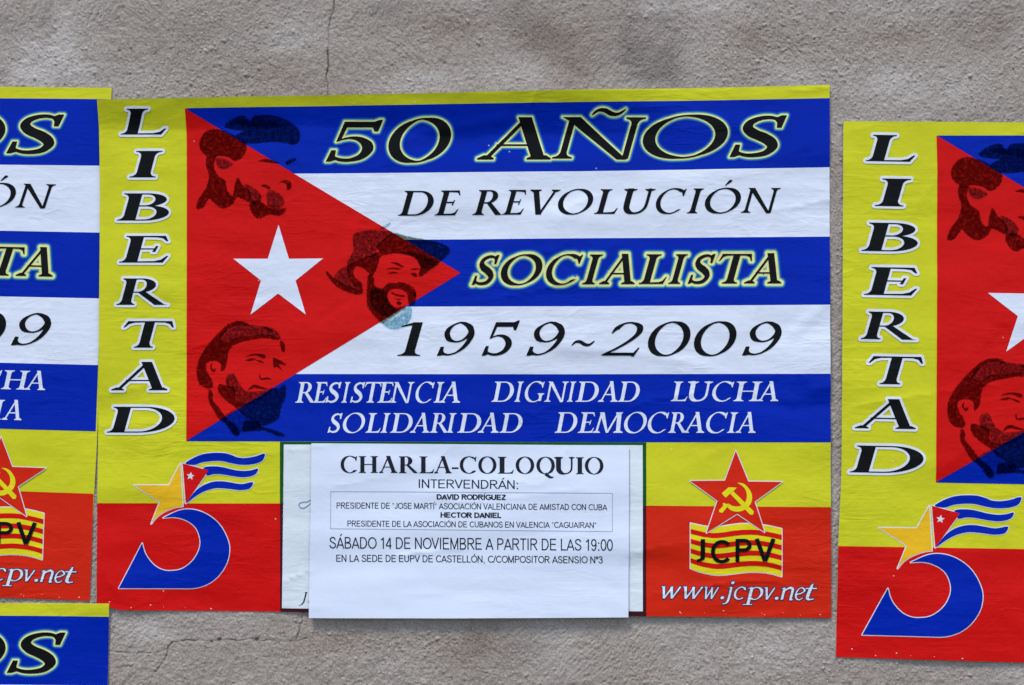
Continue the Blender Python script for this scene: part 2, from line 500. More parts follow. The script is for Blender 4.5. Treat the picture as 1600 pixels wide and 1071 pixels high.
    # lower case, x height .64
    if ch == 'w': return ribbon([(.10, .62), (.22, .0)], [T, T * .9]) + ribbon([(.22, .0), (.46, .62)], t * 1.4) + ribbon([(.42, .62), (.54, .0)], [T, T * .9]) + ribbon([(.54, .0), (.78, .62)], t * 1.4) + [[(.02, .60), (.16, .60), (.16, .64), (.0, .64)]]
    if ch == 'v': return ribbon([(.12, .62), (.26, .0)], [T, T * .9]) + ribbon([(.26, .0), (.50, .62)], t * 1.4) + [[(.02, .60), (.18, .60), (.18, .64), (.0, .64)]]
    if ch == 'j': return ribbon(catmull([(.24, .62), (.24, .0), (.18, -.2), (.02, -.26)], k=4), [T] * 5 + [T] * 2 + [T * .9, T * .8, T * .6, T * .5, T * .4, t, t][:6]) + [[(.10, .57), (.24, .66), (.24, .60)]] + [arc(.25, .86, .075, .075, 0, 360, 12)[:-1]]
    if ch == 'c': return nib(arc(.30, .32, .22, .32, 55, 310, 24), T * .9, p.ang, t) + [[(.36, .60), (.46, .60), (.50, .46), (.42, .50)]]
    if ch == 'e': return nib(arc(.30, .32, .22, .32, 20, 318, 26), T * .9, p.ang, t) + ribbon([(.12, .28), (.34, .34), (.49, .44)], t * 1.3)
    if ch == 'p': return ribbon([(.20, .62), (.20, -.30)], T) + nib(arc(.36, .31, .20, .32, -130, 130, 24), T * .9, p.ang, t) + [[(.04, -.30), (.34, -.30), (.34, -.26), (.04, -.26)], [(.06, .56), (.20, .66), (.20, .58)]]
    if ch == 'n': return ribbon([(.18, .62), (.18, 0)], T) + ribbon(catmull([(.18, .42), (.30, .58), (.44, .62), (.52, .50), (.52, .02), (.60, .02)], k=4), [t, t, t * 1.2, t * 1.5, t * 1.6, t * 2, t * 2.2, t * 2.6, T, T, T, T, T, T, T, T, T, T * .7, t, t, t][:21]) + [[(.04, .56), (.18, .66), (.18, .58)]]
    if ch == 't': return ribbon(catmull([(.24, .86), (.20, .50), (.18, .12), (.26, .02), (.38, .06)], k=4), [t, T * .6, T * .8] + [T] * 9 + [T * .8, T * .6, T * .5, t, t][:5]) + p.bar(.06, .40, .58)
    if ch == 'o': return nib(arc(.30, .32, .22, .32, 0, 360, 28), T * .9, p.ang, t)
    if ch == '.': return [arc(.10, .07, .08, .08, 0, 360, 12)[:-1]]
    raise KeyError(ch)

# sans glyphs (cap height 1): centrelines of even width
def sans_glyph(ch, w):
    e = w / 2
    rb = lambda pts, c=False: ribbon(pts, w)
    X = lambda *a: ribbon(arc(*a), w)
    h = 1 - e
    if ch == 'A': return rb([(.02, 0), (.34, h)]) + rb([(.34, h), (.66, 0)]) + rb([(.13, .30), (.55, .30)]), .68
    if ch == 'B': return rb([(.10, 0), (.10, 1)]) + rb([(.10, h), (.36, h)] + arc(.36, .745, .18, .255 - e, 90, -90, 10) + [(.10, .49)]) + rb([(.10, .49), (.38, .49)] + arc(.38, .245 + e / 2, .21, .245 - e / 2, 90, -90, 10) + [(.10, e)]), .68
    if ch == 'C': return X(.42, .5, .34, .5 - e, 42, 318, 24), .74
    if ch == 'D': return rb([(.10, 0), (.10, 1)]) + rb([(.10, h), (.32, h)] + arc(.32, .5, .32, .5 - e, 90, -90, 14) + [(.10, e)]), .74
    if ch == 'E': return rb([(.10, 0), (.10, 1)]) + rb([(.10, h), (.60, h)]) + rb([(.10, .52), (.56, .52)]) + rb([(.10, e), (.62, e)]), .67
    if ch == 'G': return X(.44, .5, .36, .5 - e, 42, 330, 24) + rb([(.46, .46), (.76, .46), (.76, .18)]), .80
    if ch == 'H': return rb([(.10, 0), (.10, 1)]) + rb([(.62, 0), (.62, 1)]) + rb([(.10, .52), (.62, .52)]), .74
    if ch == 'I': return rb([(.13, 0), (.13, 1)]), .27
    if ch == 'J': return rb([(.38, 1), (.38, .26)] + arc(.21, .24, .17, .24 - e, 0, -180, 10)), .50
    if ch == 'j': return rb([(.34, 1), (.34, .02)] + arc(.16, .0, .18, .2, 0, -100, 8)), .46
    if ch == 'L': return rb([(.10, 1), (.10, 0)]) + rb([(.10, e), (.54, e)]), .57
    if ch == 'M': return rb([(.10, 0), (.10, 1)]) + rb([(.72, 0), (.72, 1)]) + rb([(.10, .97), (.41, .04)]) + rb([(.41, .04), (.72, .97)]), .84
    if ch == 'N': return rb([(.10, 0), (.10, 1)]) + rb([(.62, 0), (.62, 1)]) + rb([(.11, .96), (.61, .04)]), .74
    if ch in 'OQ':
        g = X(.41, .5, .35, .5 - e, 0, 360, 30)
        return (g + rb([(.48, .24), (.74, -.02)]) if ch == 'Q' else g), .80
    if ch == 'P': return rb([(.10, 0), (.10, 1)]) + rb([(.10, h), (.36, h)] + arc(.36, .72, .22, .28 - e, 90, -90, 12) + [(.10, .44 + e)]), .66
    if ch == 'R': return rb([(.10, 0), (.10, 1)]) + rb([(.10, h), (.40, h)] + arc(.40, .73, .21, .27 - e, 90, -90, 12) + [(.10, .46 + e)]) + rb([(.36, .46), (.66, 0)]), .72
    if ch == 'S': return rb(catmull([(.56, .74), (.48, .90), (.32, .955), (.15, .88), (.11, .72), (.22, .58), (.42, .48), (.57, .36), (.55, .15), (.34, .045), (.14, .12), (.07, .30)], k=4)), .66
    if ch == 'T': return rb([(.30, 0), (.30, 1)]) + rb([(.02, h), (.58, h)]), .60
    if ch == 'U': return rb([(.10, 1), (.10, .32)] + arc(.35, .32, .25, .32 - e, 180, 360, 12) + [(.60, 1)]), .72
    if ch == 'V': return rb([(.02, 1), (.32, .03)]) + rb([(.32, .03), (.62, 1)]), .66
    if ch == 'Z': return rb([(.05, h), (.56, h)]) + rb([(.55, h), (.05, e)]) + rb([(.04, e), (.59, e)]), .62
    if ch == '0': return X(.28, .5, .22, .5 - e, 0, 360, 26), .56
    if ch == '1': return rb([(.30, 0), (.30, .98)]) + rb([(.30, .96), (.22, .84), (.09, .76)]), .50
    if ch == '3': return rb(catmull([(.07, .78), (.16, .93), (.30, .955), (.44, .86), (.42, .64), (.26, .54), (.44, .46), (.50, .28), (.42, .10), (.26, .045), (.12, .10), (.05, .25)], k=4)), .56
    if ch == '4': return rb([(.40, 0), (.40, .97)]) + rb([(.40, .96), (.04, .29)]) + rb([(.03, .26), (.52, .26)]), .56
    if ch == '9': return X(.27, .68, .20, .32 - e, 0, 360, 22) + rb(catmull([(.47, .68), (.46, .32), (.36, .08), (.20, .045), (.08, .18)], k=4)), .56
    if ch == ':': return [[(.08, 0), (.20, 0), (.20, .12), (.08, .12)], [(.08, .60), (.20, .60), (.20, .72), (.08, .72)]], .28
    if ch == ',': return [[(.08, .12), (.19, .12), (.19, -.04), (.12, -.18), (.08, -.16), (.13, 0), (.08, 0)]], .28
    if ch == '/': return rb([(0, 0), (.26, 1)]), .28
    if ch in '“”': return [[(.03 + d, .72), (.03 + d, .88), (.09 + d, 1), (.12 + d, .98), (.08 + d, .86), (.12 + d, .84), (.12 + d, .72)] for d in (0, .15)], .34
    if ch == 'º': return X(.16, .80, .12, .16, 0, 360, 16), .34
    if ch == '´': return [[(.0, 0), (.08, 0), (.22, .20), (.10, .20)]], .2
    raise KeyError(ch)

ACC = {'Á': 'A', 'É': 'E', 'Í': 'I', 'Ó': 'O', 'Ñ': 'N'}
def place(polys, x0, x1, yb, H, shear=0.28, slope=0.0):
    """glyph space -> photo pixels with ink exactly between x0 and x1; yb = baseline at the middle"""
    def mp(a):
        return [[(a * x + shear * H * y, yb - H * y) for x, y in q] for q in polys]
    lo, hi = 1.0, 600.0
    for _ in range(40):
        a = (lo + hi) / 2
        xs = [v[0] for q in mp(a) for v in q]
        if max(xs) - min(xs) > x1 - x0: hi = a
        else: lo = a
    q = mp(a); m = min(v[0] for r in q for v in r); xm = (x0 + x1) / 2
    return [[(x - m + x0, y + slope * (x - m + x0 - xm)) for x, y in r] for r in q]

def title(spec, pen, yfun, H, shear=.28, slope=0.0):
    """spec: (char, x0, x1[, yoffset, height]) -> list of polygon groups"""
    out = []
    for s in spec:
        ch, x0, x1 = s[:3]
        yb = yfun((x0 + x1) / 2) if len(s) < 4 else s[3]
        h = H if len(s) < 5 else s[4]
        out.append(place(serif_glyph(ch, pen), x0, x1, yb, h, shear, slope))
    return out

def sans_line(text, x0, x1, yb0, yb1, H, w):
    """a line of sans capitals squeezed to run from x0 to x1"""
    run, x = [], 0.0
    for ch in text:
        if ch == ' ': x += .30; continue
        g, adv = sans_glyph(ACC.get(ch, ch), w)
        run += [[(px + x, py) for px, py in q] for q in g]
        if ch in ACC:
            run += [[(px + x + adv * .45, py + 1.06) for px, py in q] for q in sans_glyph('´', w)[0]]
        x += adv + .02
    xs = [v[0] for q in run for v in q]; a = (x1 - x0) / (max(xs) - min(xs)); m = min(xs)
    out = []
    for q in run:
        out.append([(x0 + (px - m) * a, yb0 + (yb1 - yb0) * ((px - m) * a) / (x1 - x0) - py * H) for px, py in q])
    return out

# ---------------------------------------------------------------- the poster design, in the main poster's pixel frame
PARTS = []      # (name, label, material, layer, (V,F,A), children[(name,label,material,layer,geom)])
def add_part(name, label, mat, layer, geom, kids=()):
    PARTS.append((name, label, mat, layer, geom, list(kids)))

XR = 1305.0
def E(x, pts):   # piecewise linear through (x,y) pairs
    return float(np.interp(x, [p[0] for p in pts], [p[1] for p in pts]))
L0 = [(291, 171), (480, 167.8), (900, 161.5), (1297, 154)]
L1 = [(291, 273), (480, 271.8), (900, 268.4), (1297, 261.7)]
L2 = [(291, 376), (720, 374.6), (900, 373), (1297, 370)]
L3 = [(291, 480.5), (700, 479.3), (900, 479), (1297, 476.4)]
L4 = [(291, 584.5), (900, 585), (1297, 584.2)]
L5 = [(291, 689.4), (1010, 691.2), (1297, 691.2)]
XS = [292.7, 480, 720, 900, 1010, 1150, XR]
def band(a, b):
    return [(x, E(x, a)) for x in XS] + [(x, E(x, b)) for x in reversed(XS)]
for k, (a, b, m) in enumerate(((L0, L1, 'blue'), (L1, L2, 'white'), (L2, L3, 'blue'), (L3, L4, 'white'), (L4, L5, 'blue'))):
    add_part('blue_stripe' if m == 'blue' else 'white_stripe', None, m, 1, flat([band(a, b)]))
add_part('red_triangle', 'bright red flag triangle pointing right', 'red', 2, flat([[(291, 171), (719.5, 427), (291.8, 688.8), (292.5, 400), (292.5, 215)]]))
add_part('white_star', None, 'white', 3, flat([[(435.7, 351.9), (451.9, 404.8), (505, 404.3), (462.2, 438.7), (478, 491.6), (434.9, 459), (391.9, 491.9), (408.3, 438.7), (365.4, 404.8), (418.9, 404.8)]]))
add_part('red_field', 'red lower half of the left logo field', 'red', 1, flat([[(140, 786.4), (438, 786.6), (438, 966), (140, 966)]]))
add_part('red_field', 'orange red lower half of the right logo field', 'scarlet', 1, flat([[(1009.5, 790), (1305, 792.5), (1305, 975), (1009.5, 975)]]))
# notice panel printed on the poster: dark border and pale panel
add_part('panel_border', 'thin border, green above and maroon below', 'green', 1, flat([[(438, 690.2), (1009.5, 691.4), (1009.5, 790), (1004, 790), (1004, 695.8), (444, 694.6), (443.5, 786.6), (438, 786.6)]]),
         [('border_foot', None, 'maroon', 1, flat([[(438, 786.6), (443.3, 786.6), (440.8, 950.4), (1004, 954.7), (1004, 790), (1009.5, 790), (1009.5, 968), (438, 966)]]))])
add_part('notice_panel', 'pale blank panel of the poster', 'panel_white', 1, flat([[(444, 694.6), (1004, 695.8), (1004, 954.7), (440.8, 950.4)]]))

def lettering(label, groups, mat, layer, r=0, hmat=None, hname='outline', hlayer=None):
    fills, halos = [], []
    for g in groups:
        V, F = union(g)
        fills.append(grid_cut(V, F))
        if r: halos.append(grid_cut(*halo(V, F, r)))
    kids = []
    if r: kids.append((hname, None, hmat, hlayer or layer - 1, merge(halos)))
    add_part('lettering', label, mat, layer, merge(fills), kids)

P1 = Pen(T=.15, t=.040, sf=.07, h=.035)
g = title([('5', 509, 599, 253.2, 62), ('0', 607, 705, 253.6, 67), ('A', 745, 861, None, None)][:2], P1, None, 65)
g += title([('A', 745, 860.5), ('N', 862, 1009.5)], P1, lambda x: 250.2 - (x - 800) * .0115, 64.5)
g += title([('O', 1004, 1137, 247, 66), ('S', 1139.5, 1229, 245.8, 65)], P1, None, 65)
g += [place(serif_glyph('~', P1), 924, 978, 203, 52, .28)]
lettering('black italic words 50 AÑOS with a cream glow', g, 'black', 5, 6.8, 'glow', 'glow', 3)
P2 = Pen(T=.15, t=.052, sf=.09, h=.03)
g = title([('D', 621.7, 678), ('E', 678.7, 719.5), ('R', 737.7, 786), ('E', 784.5, 822), ('V', 828.5, 876), ('O', 871.5, 926.7), ('L', 927.6, 965), ('U', 973.6, 1024.5),
           ('C', 1024.5, 1073), ('I', 1072.8, 1100), ('O', 1101, 1157.6), ('N', 1157, 1220)], P2, lambda x: 337.7 - (x - 621) * .0086, 38.8)
g += [place(serif_glyph('´', P2), 1132, 1144.5, 290.5, 30, .1)]
lettering('black italic words DE REVOLUCIÓN', g, 'black', 3)
P3 = Pen(T=.16, t=.045, sf=.10, h=.035)
g = title([('S', 737, 780.5), ('O', 782.5, 847.5), ('C', 853, 911), ('I', 909, 942), ('A', 935.5, 991.5), ('L', 997.4, 1041.7), ('I', 1043.5, 1075), ('S', 1074, 1118),
           ('T', 1123, 1174.7), ('A', 1162, 1220.5)], P3, lambda x: 445.6 - (x - 740) * .0052, 46.5)
lettering('black italic word SOCIALISTA with a cream glow', g, 'black', 5, 8.6, 'glow_wide', 'glow', 3)
P4 = Pen(T=.135, t=.048, sf=.09, h=.03, ang=16)
g = title([('1', 621, 661), ('9', 682.5, 741.7), ('5', 752.5, 812.5), ('9', 822, 882.5), ('2', 938, 1005), ('0', 1012, 1078.6), ('0', 1083.8, 1150.4), ('9', 1158.8, 1221)], P4, lambda x: 556.3 - (x - 621) * .001, 52.5)
g += [place(serif_glyph('~', P4), 892.5, 929, 558, 42, .2)]
lettering('black italic years 1959~2009', g, 'black', 3)
P5 = Pen(T=.15, t=.050, sf=.10, h=.035)
f5 = lambda y: (lambda x: y)
g = title([('R', 461.6, 493), ('E', 489, 512), ('S', 508.5, 534), ('I', 533.5, 548), ('S', 547, 571), ('T', 570, 596), ('E', 589.5, 615), ('N', 609, 648), ('C', 649.5, 679.5), ('I', 677.5, 694.5), ('A', 686, 719)], P5, f5(629.4), 32.2, .19)
g += title([('D', 767.7, 803), ('I', 803.5, 818.5), ('G', 820, 851), ('N', 850, 889), ('I', 885.5, 900.5), ('D', 899, 935.5), ('A', 934, 965), ('D', 965, 999.5)], P5, f5(628), 31.5, .19)
g += title([('L', 1047.7, 1074), ('U', 1075, 1114), ('C', 1112.6, 1147), ('H', 1145.5, 1191), ('A', 1182, 1215.5)], P5, f5(627), 30.5, .19)
g += title([('S', 512, 535.5), ('O', 536, 570.5), ('L', 571, 595), ('I', 594.5, 610.5), ('D', 609.5, 645), ('A', 640.5, 671), ('R', 671.5, 701), ('I', 697, 713.5), ('D', 714.5, 752), ('A', 746.5, 779), ('D', 780.5, 816.5)], P5, f5(676.3), 30.5, .19)
g += title([('D', 866.5, 902), ('E', 902.5, 929.5), ('M', 925.5, 973.5), ('O', 975, 1010.5), ('C', 1012, 1045.5), ('R', 1043.5, 1073), ('A', 1066.5, 1100), ('C', 1103, 1137), ('I', 1135.5, 1153), ('A', 1148.5, 1180)], P5, f5(676.5), 32, .19)
lettering('white italic words in two rows, RESISTENCIA DIGNIDAD LUCHA SOLIDARIDAD DEMOCRACIA', g, 'white', 3)
P6 = Pen(T=.155, t=.040, sf=.07, h=.032, br=.16)
LB = [('L', 189.5, 261, 211, 39.5), ('I', 202.6, 255, 277.8, 41.3), ('B', 183.5, 264.6, 345.2, 42.6), ('E', 187.3, 264, 410.8, 41.8), ('R', 183, 263, 476.8, 41.3), ('T', 194, 272.4, 543.5, 41.5), ('A', 174.6, 262.5, 610, 43.5), ('D', 167.3, 273.6, 676, 40.3)]
lettering('black italic word LIBERTAD reading downwards with white outline', title(LB, P6, None, 41, .27), 'black', 4, 3.8, 'halo')

# numeral emblem with gold star and waving flag
Q = lambda pts, o=(150, 660), s=3.245: [(o[0] + x / s, o[1] + y / s) for x, y in pts]
inner = catmull([(237, 612), (250, 660), (275, 700), (310, 733), (350, 750), (385, 752), (430, 745), (470, 722), (505, 685), (528, 635), (530, 590), (515, 545), (490, 515), (450, 492), (400, 480), (343, 484)], k=4)
outer = catmull([(343, 484), (390, 460), (430, 445), (475, 440), (530, 450), (585, 478), (630, 520), (662, 575), (678, 630), (672, 690), (650, 740), (615, 785), (570, 818), (520, 836), (480, 841)], k=4)
five, five_h = outlined([Q(inner + outer[1:] + [(120, 839)])], 1.3)
gs, gs_h = outlined([Q([(195, 318), (372, 318), (430, 208), (442, 425)] + catmull([(442, 425), (400, 432), (350, 452), (310, 480), (282, 514)], k=4)[1:] + [(325, 402)])], 1.4)
tr, tr_h = outlined([Q([(442, 208), (573, 243), (458, 411)])], 1.3)
ss = [(482 + (21 if k % 2 == 0 else 9) * math.sin(R(36 * k + 8)), 272 - (21 if k % 2 == 0 else 9) * math.cos(R(36 * k + 8))) for k in range(10)]
waves = [catmull([(455, 208), (500, 178), (560, 158), (640, 154), (690, 165), (720, 177), (760, 180), (810, 172), (857, 158), (850, 188), (825, 205), (780, 214), (730, 214), (680, 205), (640, 196), (590, 196), (540, 203), (500, 216)], True, 4),
         catmull([(548, 230), (600, 222), (650, 228), (700, 240), (750, 246), (790, 242), (823, 234), (815, 258), (790, 272), (750, 278), (700, 273), (640, 263), (600, 262), (565, 268)], True, 4),
         catmull([(462, 408), (500, 355), (540, 322), (590, 302), (640, 298), (690, 305), (740, 312), (795, 302), (793, 322), (775, 338), (730, 343), (680, 337), (620, 333), (580, 340), (540, 355), (500, 380)], True, 4)]
wv = [outlined([Q(w)], 1.3) for w in waves]
add_part('numeral_emblem', 'large blue numeral five below a gold star and waving flag', 'blue', 3, five,
         [('outline', None, 'halo', 2, five_h), ('gold_star', None, 'gold', 3, gs), ('outline', None, 'halo', 2, gs_h),
          ('flag_triangle', None, 'red', 4, tr), ('outline', None, 'halo', 3, tr_h), ('small_star', None, 'halo', 5, flat([Q(ss)]))]
         + [('flag_stripe', None, 'blue', 3, a) for a, b in wv] + [('outline', None, 'halo', 2, b) for a, b in wv])

# party emblem: star, tools, striped flag, initials
J = lambda pts: Q(pts, (1000, 680), 3.571)
fx = [280, 320, 350, 400, 430, 470, 520, 560, 610, 650, 700, 740, 788]
ft = [490, 499, 506, 511, 510, 505, 497, 493, 492, 494, 503, 511, 522]
fb = [742, 757, 766, 776, 779, 778, 772, 767, 762, 762, 766, 774, 788]
fl = lambda a, b: [(x, t + (b_ - t) * a) for x, t, b_ in zip(fx, ft, fb)] + [(x, t + (b_ - t) * b) for x, t, b_ in reversed(list(zip(fx, ft, fb)))]
ff, ff_h = outlined([J(fl(0, 1))], 1.4)
starp = [(533, 88), (602, 258), (790, 260), (637, 370), (692, 540), (540, 437), (368, 543), (430, 365), (278, 255), (472, 253)]
st, st_h = outlined([J(starp)], 1.3)
reds = []
for k in range(4):
    a = .125 + k * .215
    reds.append(J(fl(a, a + .105)))
sick_o = catmull([(540, 265), (575, 270), (603, 295), (621, 330), (620, 368), (600, 400), (565, 422), (530, 425), (500, 415), (486, 400)], k=4)
sick_i = catmull([(494, 383), (515, 394), (545, 396), (575, 383), (592, 352), (590, 315), (572, 286), (540, 265)], k=4)
tools = [sick_o + sick_i[:-1], [(486, 398), (456, 432), (440, 428), (438, 418), (462, 392), (458, 380), (470, 376), (476, 384), (494, 380)],
         [(455, 322), (492, 290), (537, 292), (518, 312), (508, 316), (478, 347), (472, 345), (455, 326)], [(500, 325), (518, 312), (632, 424), (628, 442), (612, 443)]]
jl = []
for ch, x0, x1, y0, y1 in (('j', 313, 360, 578, 705), ('C', 393, 500, 582, 714), ('P', 530, 620, 576, 706), ('V', 637, 753, 573, 705)):
    gg = sans_glyph(ch, .15)[0]
    xs = [v[0] for q in gg for v in q]; ys = [v[1] for q in gg for v in q]
    a, b, c, d = min(xs), max(xs), min(ys), max(ys)
    jl += [J([(x0 + (x - a) / (b - a) * (x1 - x0), y1 - (y - c) / (d - c) * (y1 - y0)) for x, y in q]) for q in gg]
add_part('party_emblem', 'red star with yellow hammer and sickle over a striped flag reading JCPV', 'flagyellow', 3, ff,
         [('outline', None, 'halo', 2, ff_h), ('flag_stripe', None, 'red', 4, flat(reds[:1])), ('flag_stripe', None, 'red', 4, flat(reds[1:2])),
          ('flag_stripe', None, 'red', 4, flat(reds[2:3])), ('flag_stripe', None, 'red', 4, flat(reds[3:])),
          ('red_star', None, 'scarlet', 6, st), ('outline', None, 'halo', 5, st_h),
          ('hammer_and_sickle', None, 'flagyellow', 7, flat([J(q) for q in tools])),
          ('lettering', 'black letters JCPV', 'black', 7, flat(jl))])
P7 = Pen(T=.098, t=.05, sf=.06, h=.03)
ux = [('w', 1033, 1064), ('w', 1067, 1098), ('w', 1100.5, 1123), ('.', 1125, 1131), ('j', 1128, 1147), ('c', 1146, 1165), ('p', 1160, 1192), ('v', 1193.5, 1211), ('.', 1210, 1216), ('n', 1219, 1240), ('e', 1241.5, 1258), ('t', 1258, 1276)]
g = [place(serif_glyph(c, P7), a, b, 934.5 + (a - 1033) * .012, 29.5, .25) for c, a, b in ux]
lettering('white italic web address www.jcpv.net with dark outline', g, 'halo', 4, 1.5, 'navy')
g = [place(serif_glyph('J', P7), 467, 481, 942, 17, .25), place(serif_glyph('o', P7), 482.5, 492, 944, 17, .25)]
lettering('black italic capital J beside the pasted notice', g, 'black', 3)
sq = ribbon(catmull([(500, 776), (488, 780), (480, 784), (474, 784.5), (468, 787), (468.5, 792), (474, 794), (480, 791), (487, 786), (500, 784)], k=5), 1.5)
add_part('line_drawing', 'small grey blue outline beside the pasted notice', 'dust', 3, flat(sq))

chips = []
_r = random.Random(4)
for cx, cy in ((290, 949), (256, 948), (236, 945), (1062, 956), (1064, 958), (1100, 957), (1130, 954), (1134, 959), (1190, 958), (1194, 960), (1250, 961), (1281, 960), (330, 951), (206, 949), (172, 940), (1223, 957)):
    r0 = _r.uniform(.5, 1.3)
    chips.append([(cx + r0 * _r.uniform(.6, 1.3) * math.cos(k), cy + r0 * .7 * _r.uniform(.6, 1.3) * math.sin(k)) for k in (0, 1, 2.1, 3.2, 4.2, 5.3)])
add_part('worn_specks', 'tiny white chips along the bottom edge', 'halo', 2, flat(chips))

# three overprinted portraits of generic bearded men
def blob(pts, o, s, k=4): return Q(catmull(pts, True, k), o, s)
o1, s1 = (290, 160), 5.355
def B1(pts): return blob(pts, o1, s1)
beret = [B1([(335, 205), (400, 150), (490, 122), (545, 168), (590, 120), (740, 122), (860, 165), (945, 235), (950, 320), (900, 352), (820, 335), (700, 330), (560, 345), (470, 330), (430, 285), (500, 240), (400, 225)]),
         B1([(140, 300), (205, 240), (300, 240), (400, 280), (500, 345), (495, 430), (425, 490), (360, 455), (280, 445), (210, 455), (150, 420), (125, 370)]),
         B1([(195, 440), (250, 450), (235, 540), (270, 620), (330, 660), (345, 740), (400, 790), (420, 700), (440, 640), (470, 690), (530, 750), (545, 830), (490, 810), (430, 790), (395, 850), (320, 885), (255, 850), (200, 800), (150, 875), (98, 885), (120, 810), (180, 720), (205, 620), (180, 520)]),
         B1([(545, 850), (620, 835), (690, 885), (760, 905), (835, 895), (790, 945), (700, 935), (620, 970), (565, 930)])]
beret_g = [B1([(610, 495), (670, 475), (740, 490), (790, 510), (730, 512), (650, 500)]), B1([(840, 500), (900, 470), (930, 480), (900, 505), (850, 525)]),
           B1([(632, 700), (670, 690), (715, 715), (700, 730), (660, 712)]), B1([(780, 680), (820, 655), (880, 665), (885, 720), (850, 735), (845, 690), (810, 672)])]
o2, s2 = (290, 490), 5.1
def B2(pts): return blob(pts, o2, s2)
cap = [B2([(95, 470), (110, 380), (160, 290), (230, 200), (290, 140), (340, 95), (410, 68), (470, 72), (505, 98), (430, 82), (360, 105), (310, 150), (270, 215), (330, 235), (400, 200), (500, 185), (600, 172), (680, 180), (740, 205), (620, 192), (500, 212), (400, 240), (345, 290), (330, 350), (320, 420), (290, 455), (288, 400), (250, 375), (190, 378), (158, 410), (170, 470), (205, 530), (215, 580), (180, 592), (120, 560)]),
       B2([(270, 570), (330, 580), (390, 600), (395, 680), (460, 720), (530, 700), (620, 650), (700, 600), (750, 600), (790, 570), (795, 660), (760, 740), (740, 830), (660, 880), (600, 890), (540, 850), (460, 800), (400, 740), (330, 690), (275, 630)]),
       B2([(195, 610), (215, 640), (215, 690), (270, 760), (330, 840), (400, 890), (430, 960), (390, 960), (330, 880), (270, 830), (215, 740), (190, 680)]),
       B2([(480, 860), (560, 870), (600, 900), (700, 930), (790, 970), (740, 972), (640, 930), (520, 930), (460, 930)]),
       B2([(760, 225), (785, 250), (785, 305), (768, 280)])]
cap_g = [B2([(480, 345), (540, 320), (620, 325), (642, 345), (620, 358), (560, 335)]), B2([(475, 375), (520, 358), (560, 362), (520, 378)]), B2([(555, 368), (600, 375), (628, 395), (590, 388)]),
         B2([(700, 355), (750, 370), (800, 400), (795, 412), (745, 405), (775, 455), (730, 425), (705, 430)]),
         B2([(595, 480), (605, 515), (650, 508), (690, 525), (650, 525), (600, 528), (588, 500)]), B2([(498, 610), (530, 572), (575, 570), (660, 605), (600, 600), (550, 592), (515, 608)]),
         B2([(620, 110), (660, 112), (705, 145), (670, 142)]), B2([(195, 430), (215, 395), (210, 440), (245, 440), (225, 470)])]
o3, s3 = (500, 330), 5.357
def B3(pts): return blob(pts, o3, s3)
hat = [B3([(235, 470), (300, 430), (400, 385), (500, 345), (480, 300), (540, 240), (620, 190), (720, 215), (860, 240), (1000, 270), (1080, 320), (1060, 370), (1000, 425), (920, 490), (835, 545), (845, 470), (810, 400), (740, 365), (640, 350), (560, 360), (500, 385), (480, 450), (440, 535), (400, 500), (350, 465), (300, 460), (275, 500), (290, 560), (345, 610), (345, 690), (250, 680), (150, 630), (90, 570), (55, 510), (120, 570), (200, 620), (260, 640), (300, 640), (255, 570)]),
       B3([(410, 540), (445, 560), (450, 620), (500, 660), (540, 640), (580, 610), (680, 615), (760, 630), (800, 690), (790, 770), (750, 780), (735, 690), (680, 650), (600, 650), (560, 700), (580, 770), (640, 815), (720, 800), (640, 860), (560, 910), (515, 930), (440, 850), (400, 780), (400, 640)])]
hat_g = [B3([(600, 676), (650, 697), (712, 706), (708, 718), (650, 714), (603, 692)]), B3([(650, 592), (690, 598), (725, 606), (700, 614), (660, 604)]), B3([(565, 522), (610, 510), (655, 516), (615, 524)]), B3([(618, 727), (655, 736), (690, 733), (655, 745)]),
         B3([(590, 432), (640, 430), (700, 462), (680, 470), (630, 445)]), B3([(555, 488), (600, 472), (685, 485), (640, 490), (600, 485)]), B3([(755, 490), (800, 478), (835, 485), (800, 492)]),
         B3([(760, 520), (800, 520), (820, 545), (790, 550)]), B3([(640, 765), (665, 755), (685, 772), (660, 790)]), B3([(785, 690), (805, 680), (795, 715)]),
         B3([(430, 640), (520, 650), (560, 700), (580, 770), (640, 830), (560, 880), (470, 830), (420, 760)])]
hat_c = [B3([(500, 148), (545, 118), (593, 97), (575, 125), (530, 150)]),
         B3([(280, 200), (400, 160), (520, 165), (610, 180), (480, 300), (470, 370), (330, 410), (240, 470), (230, 420), (280, 330)]),
         B3([(520, 935), (600, 900), (680, 850), (730, 805), (770, 815), (760, 900), (700, 970), (600, 990)]), B3([(620, 350), (760, 340), (900, 380), (1000, 425), (930, 480), (850, 470), (800, 390), (720, 355)]),
         B3([(120, 560), (180, 480), (240, 470), (250, 570), (300, 630), (200, 620)])]
def portrait(label, solid, grain, coarse=()):
    kids = [('facial_feature', None, 'ink', 4, flat([q])) for q in grain]
    kids += [('shading', None, 'inkgrain', 5 + .5 * i, flat([q])) for i, q in enumerate(coarse)]
    V, F = union(solid)
    kids.append(('speckled_edge', None, 'inkedge', 3, grid_cut(*halo(V, F, 3.4))))
    add_part('portrait', label, 'ink', 3, grid_cut(V, F), kids)
portrait('dark printed head of a long haired man in a beret', beret, beret_g,
         [B1([(400, 165), (520, 150), (700, 160), (820, 200), (700, 215), (520, 200)]), B1([(500, 690), (580, 720), (640, 790), (620, 840), (560, 850), (530, 760)]), B1([(260, 470), (340, 480), (400, 520), (330, 560), (270, 540)]), B1([(690, 740), (780, 760), (830, 840), (760, 900), (690, 860)])])
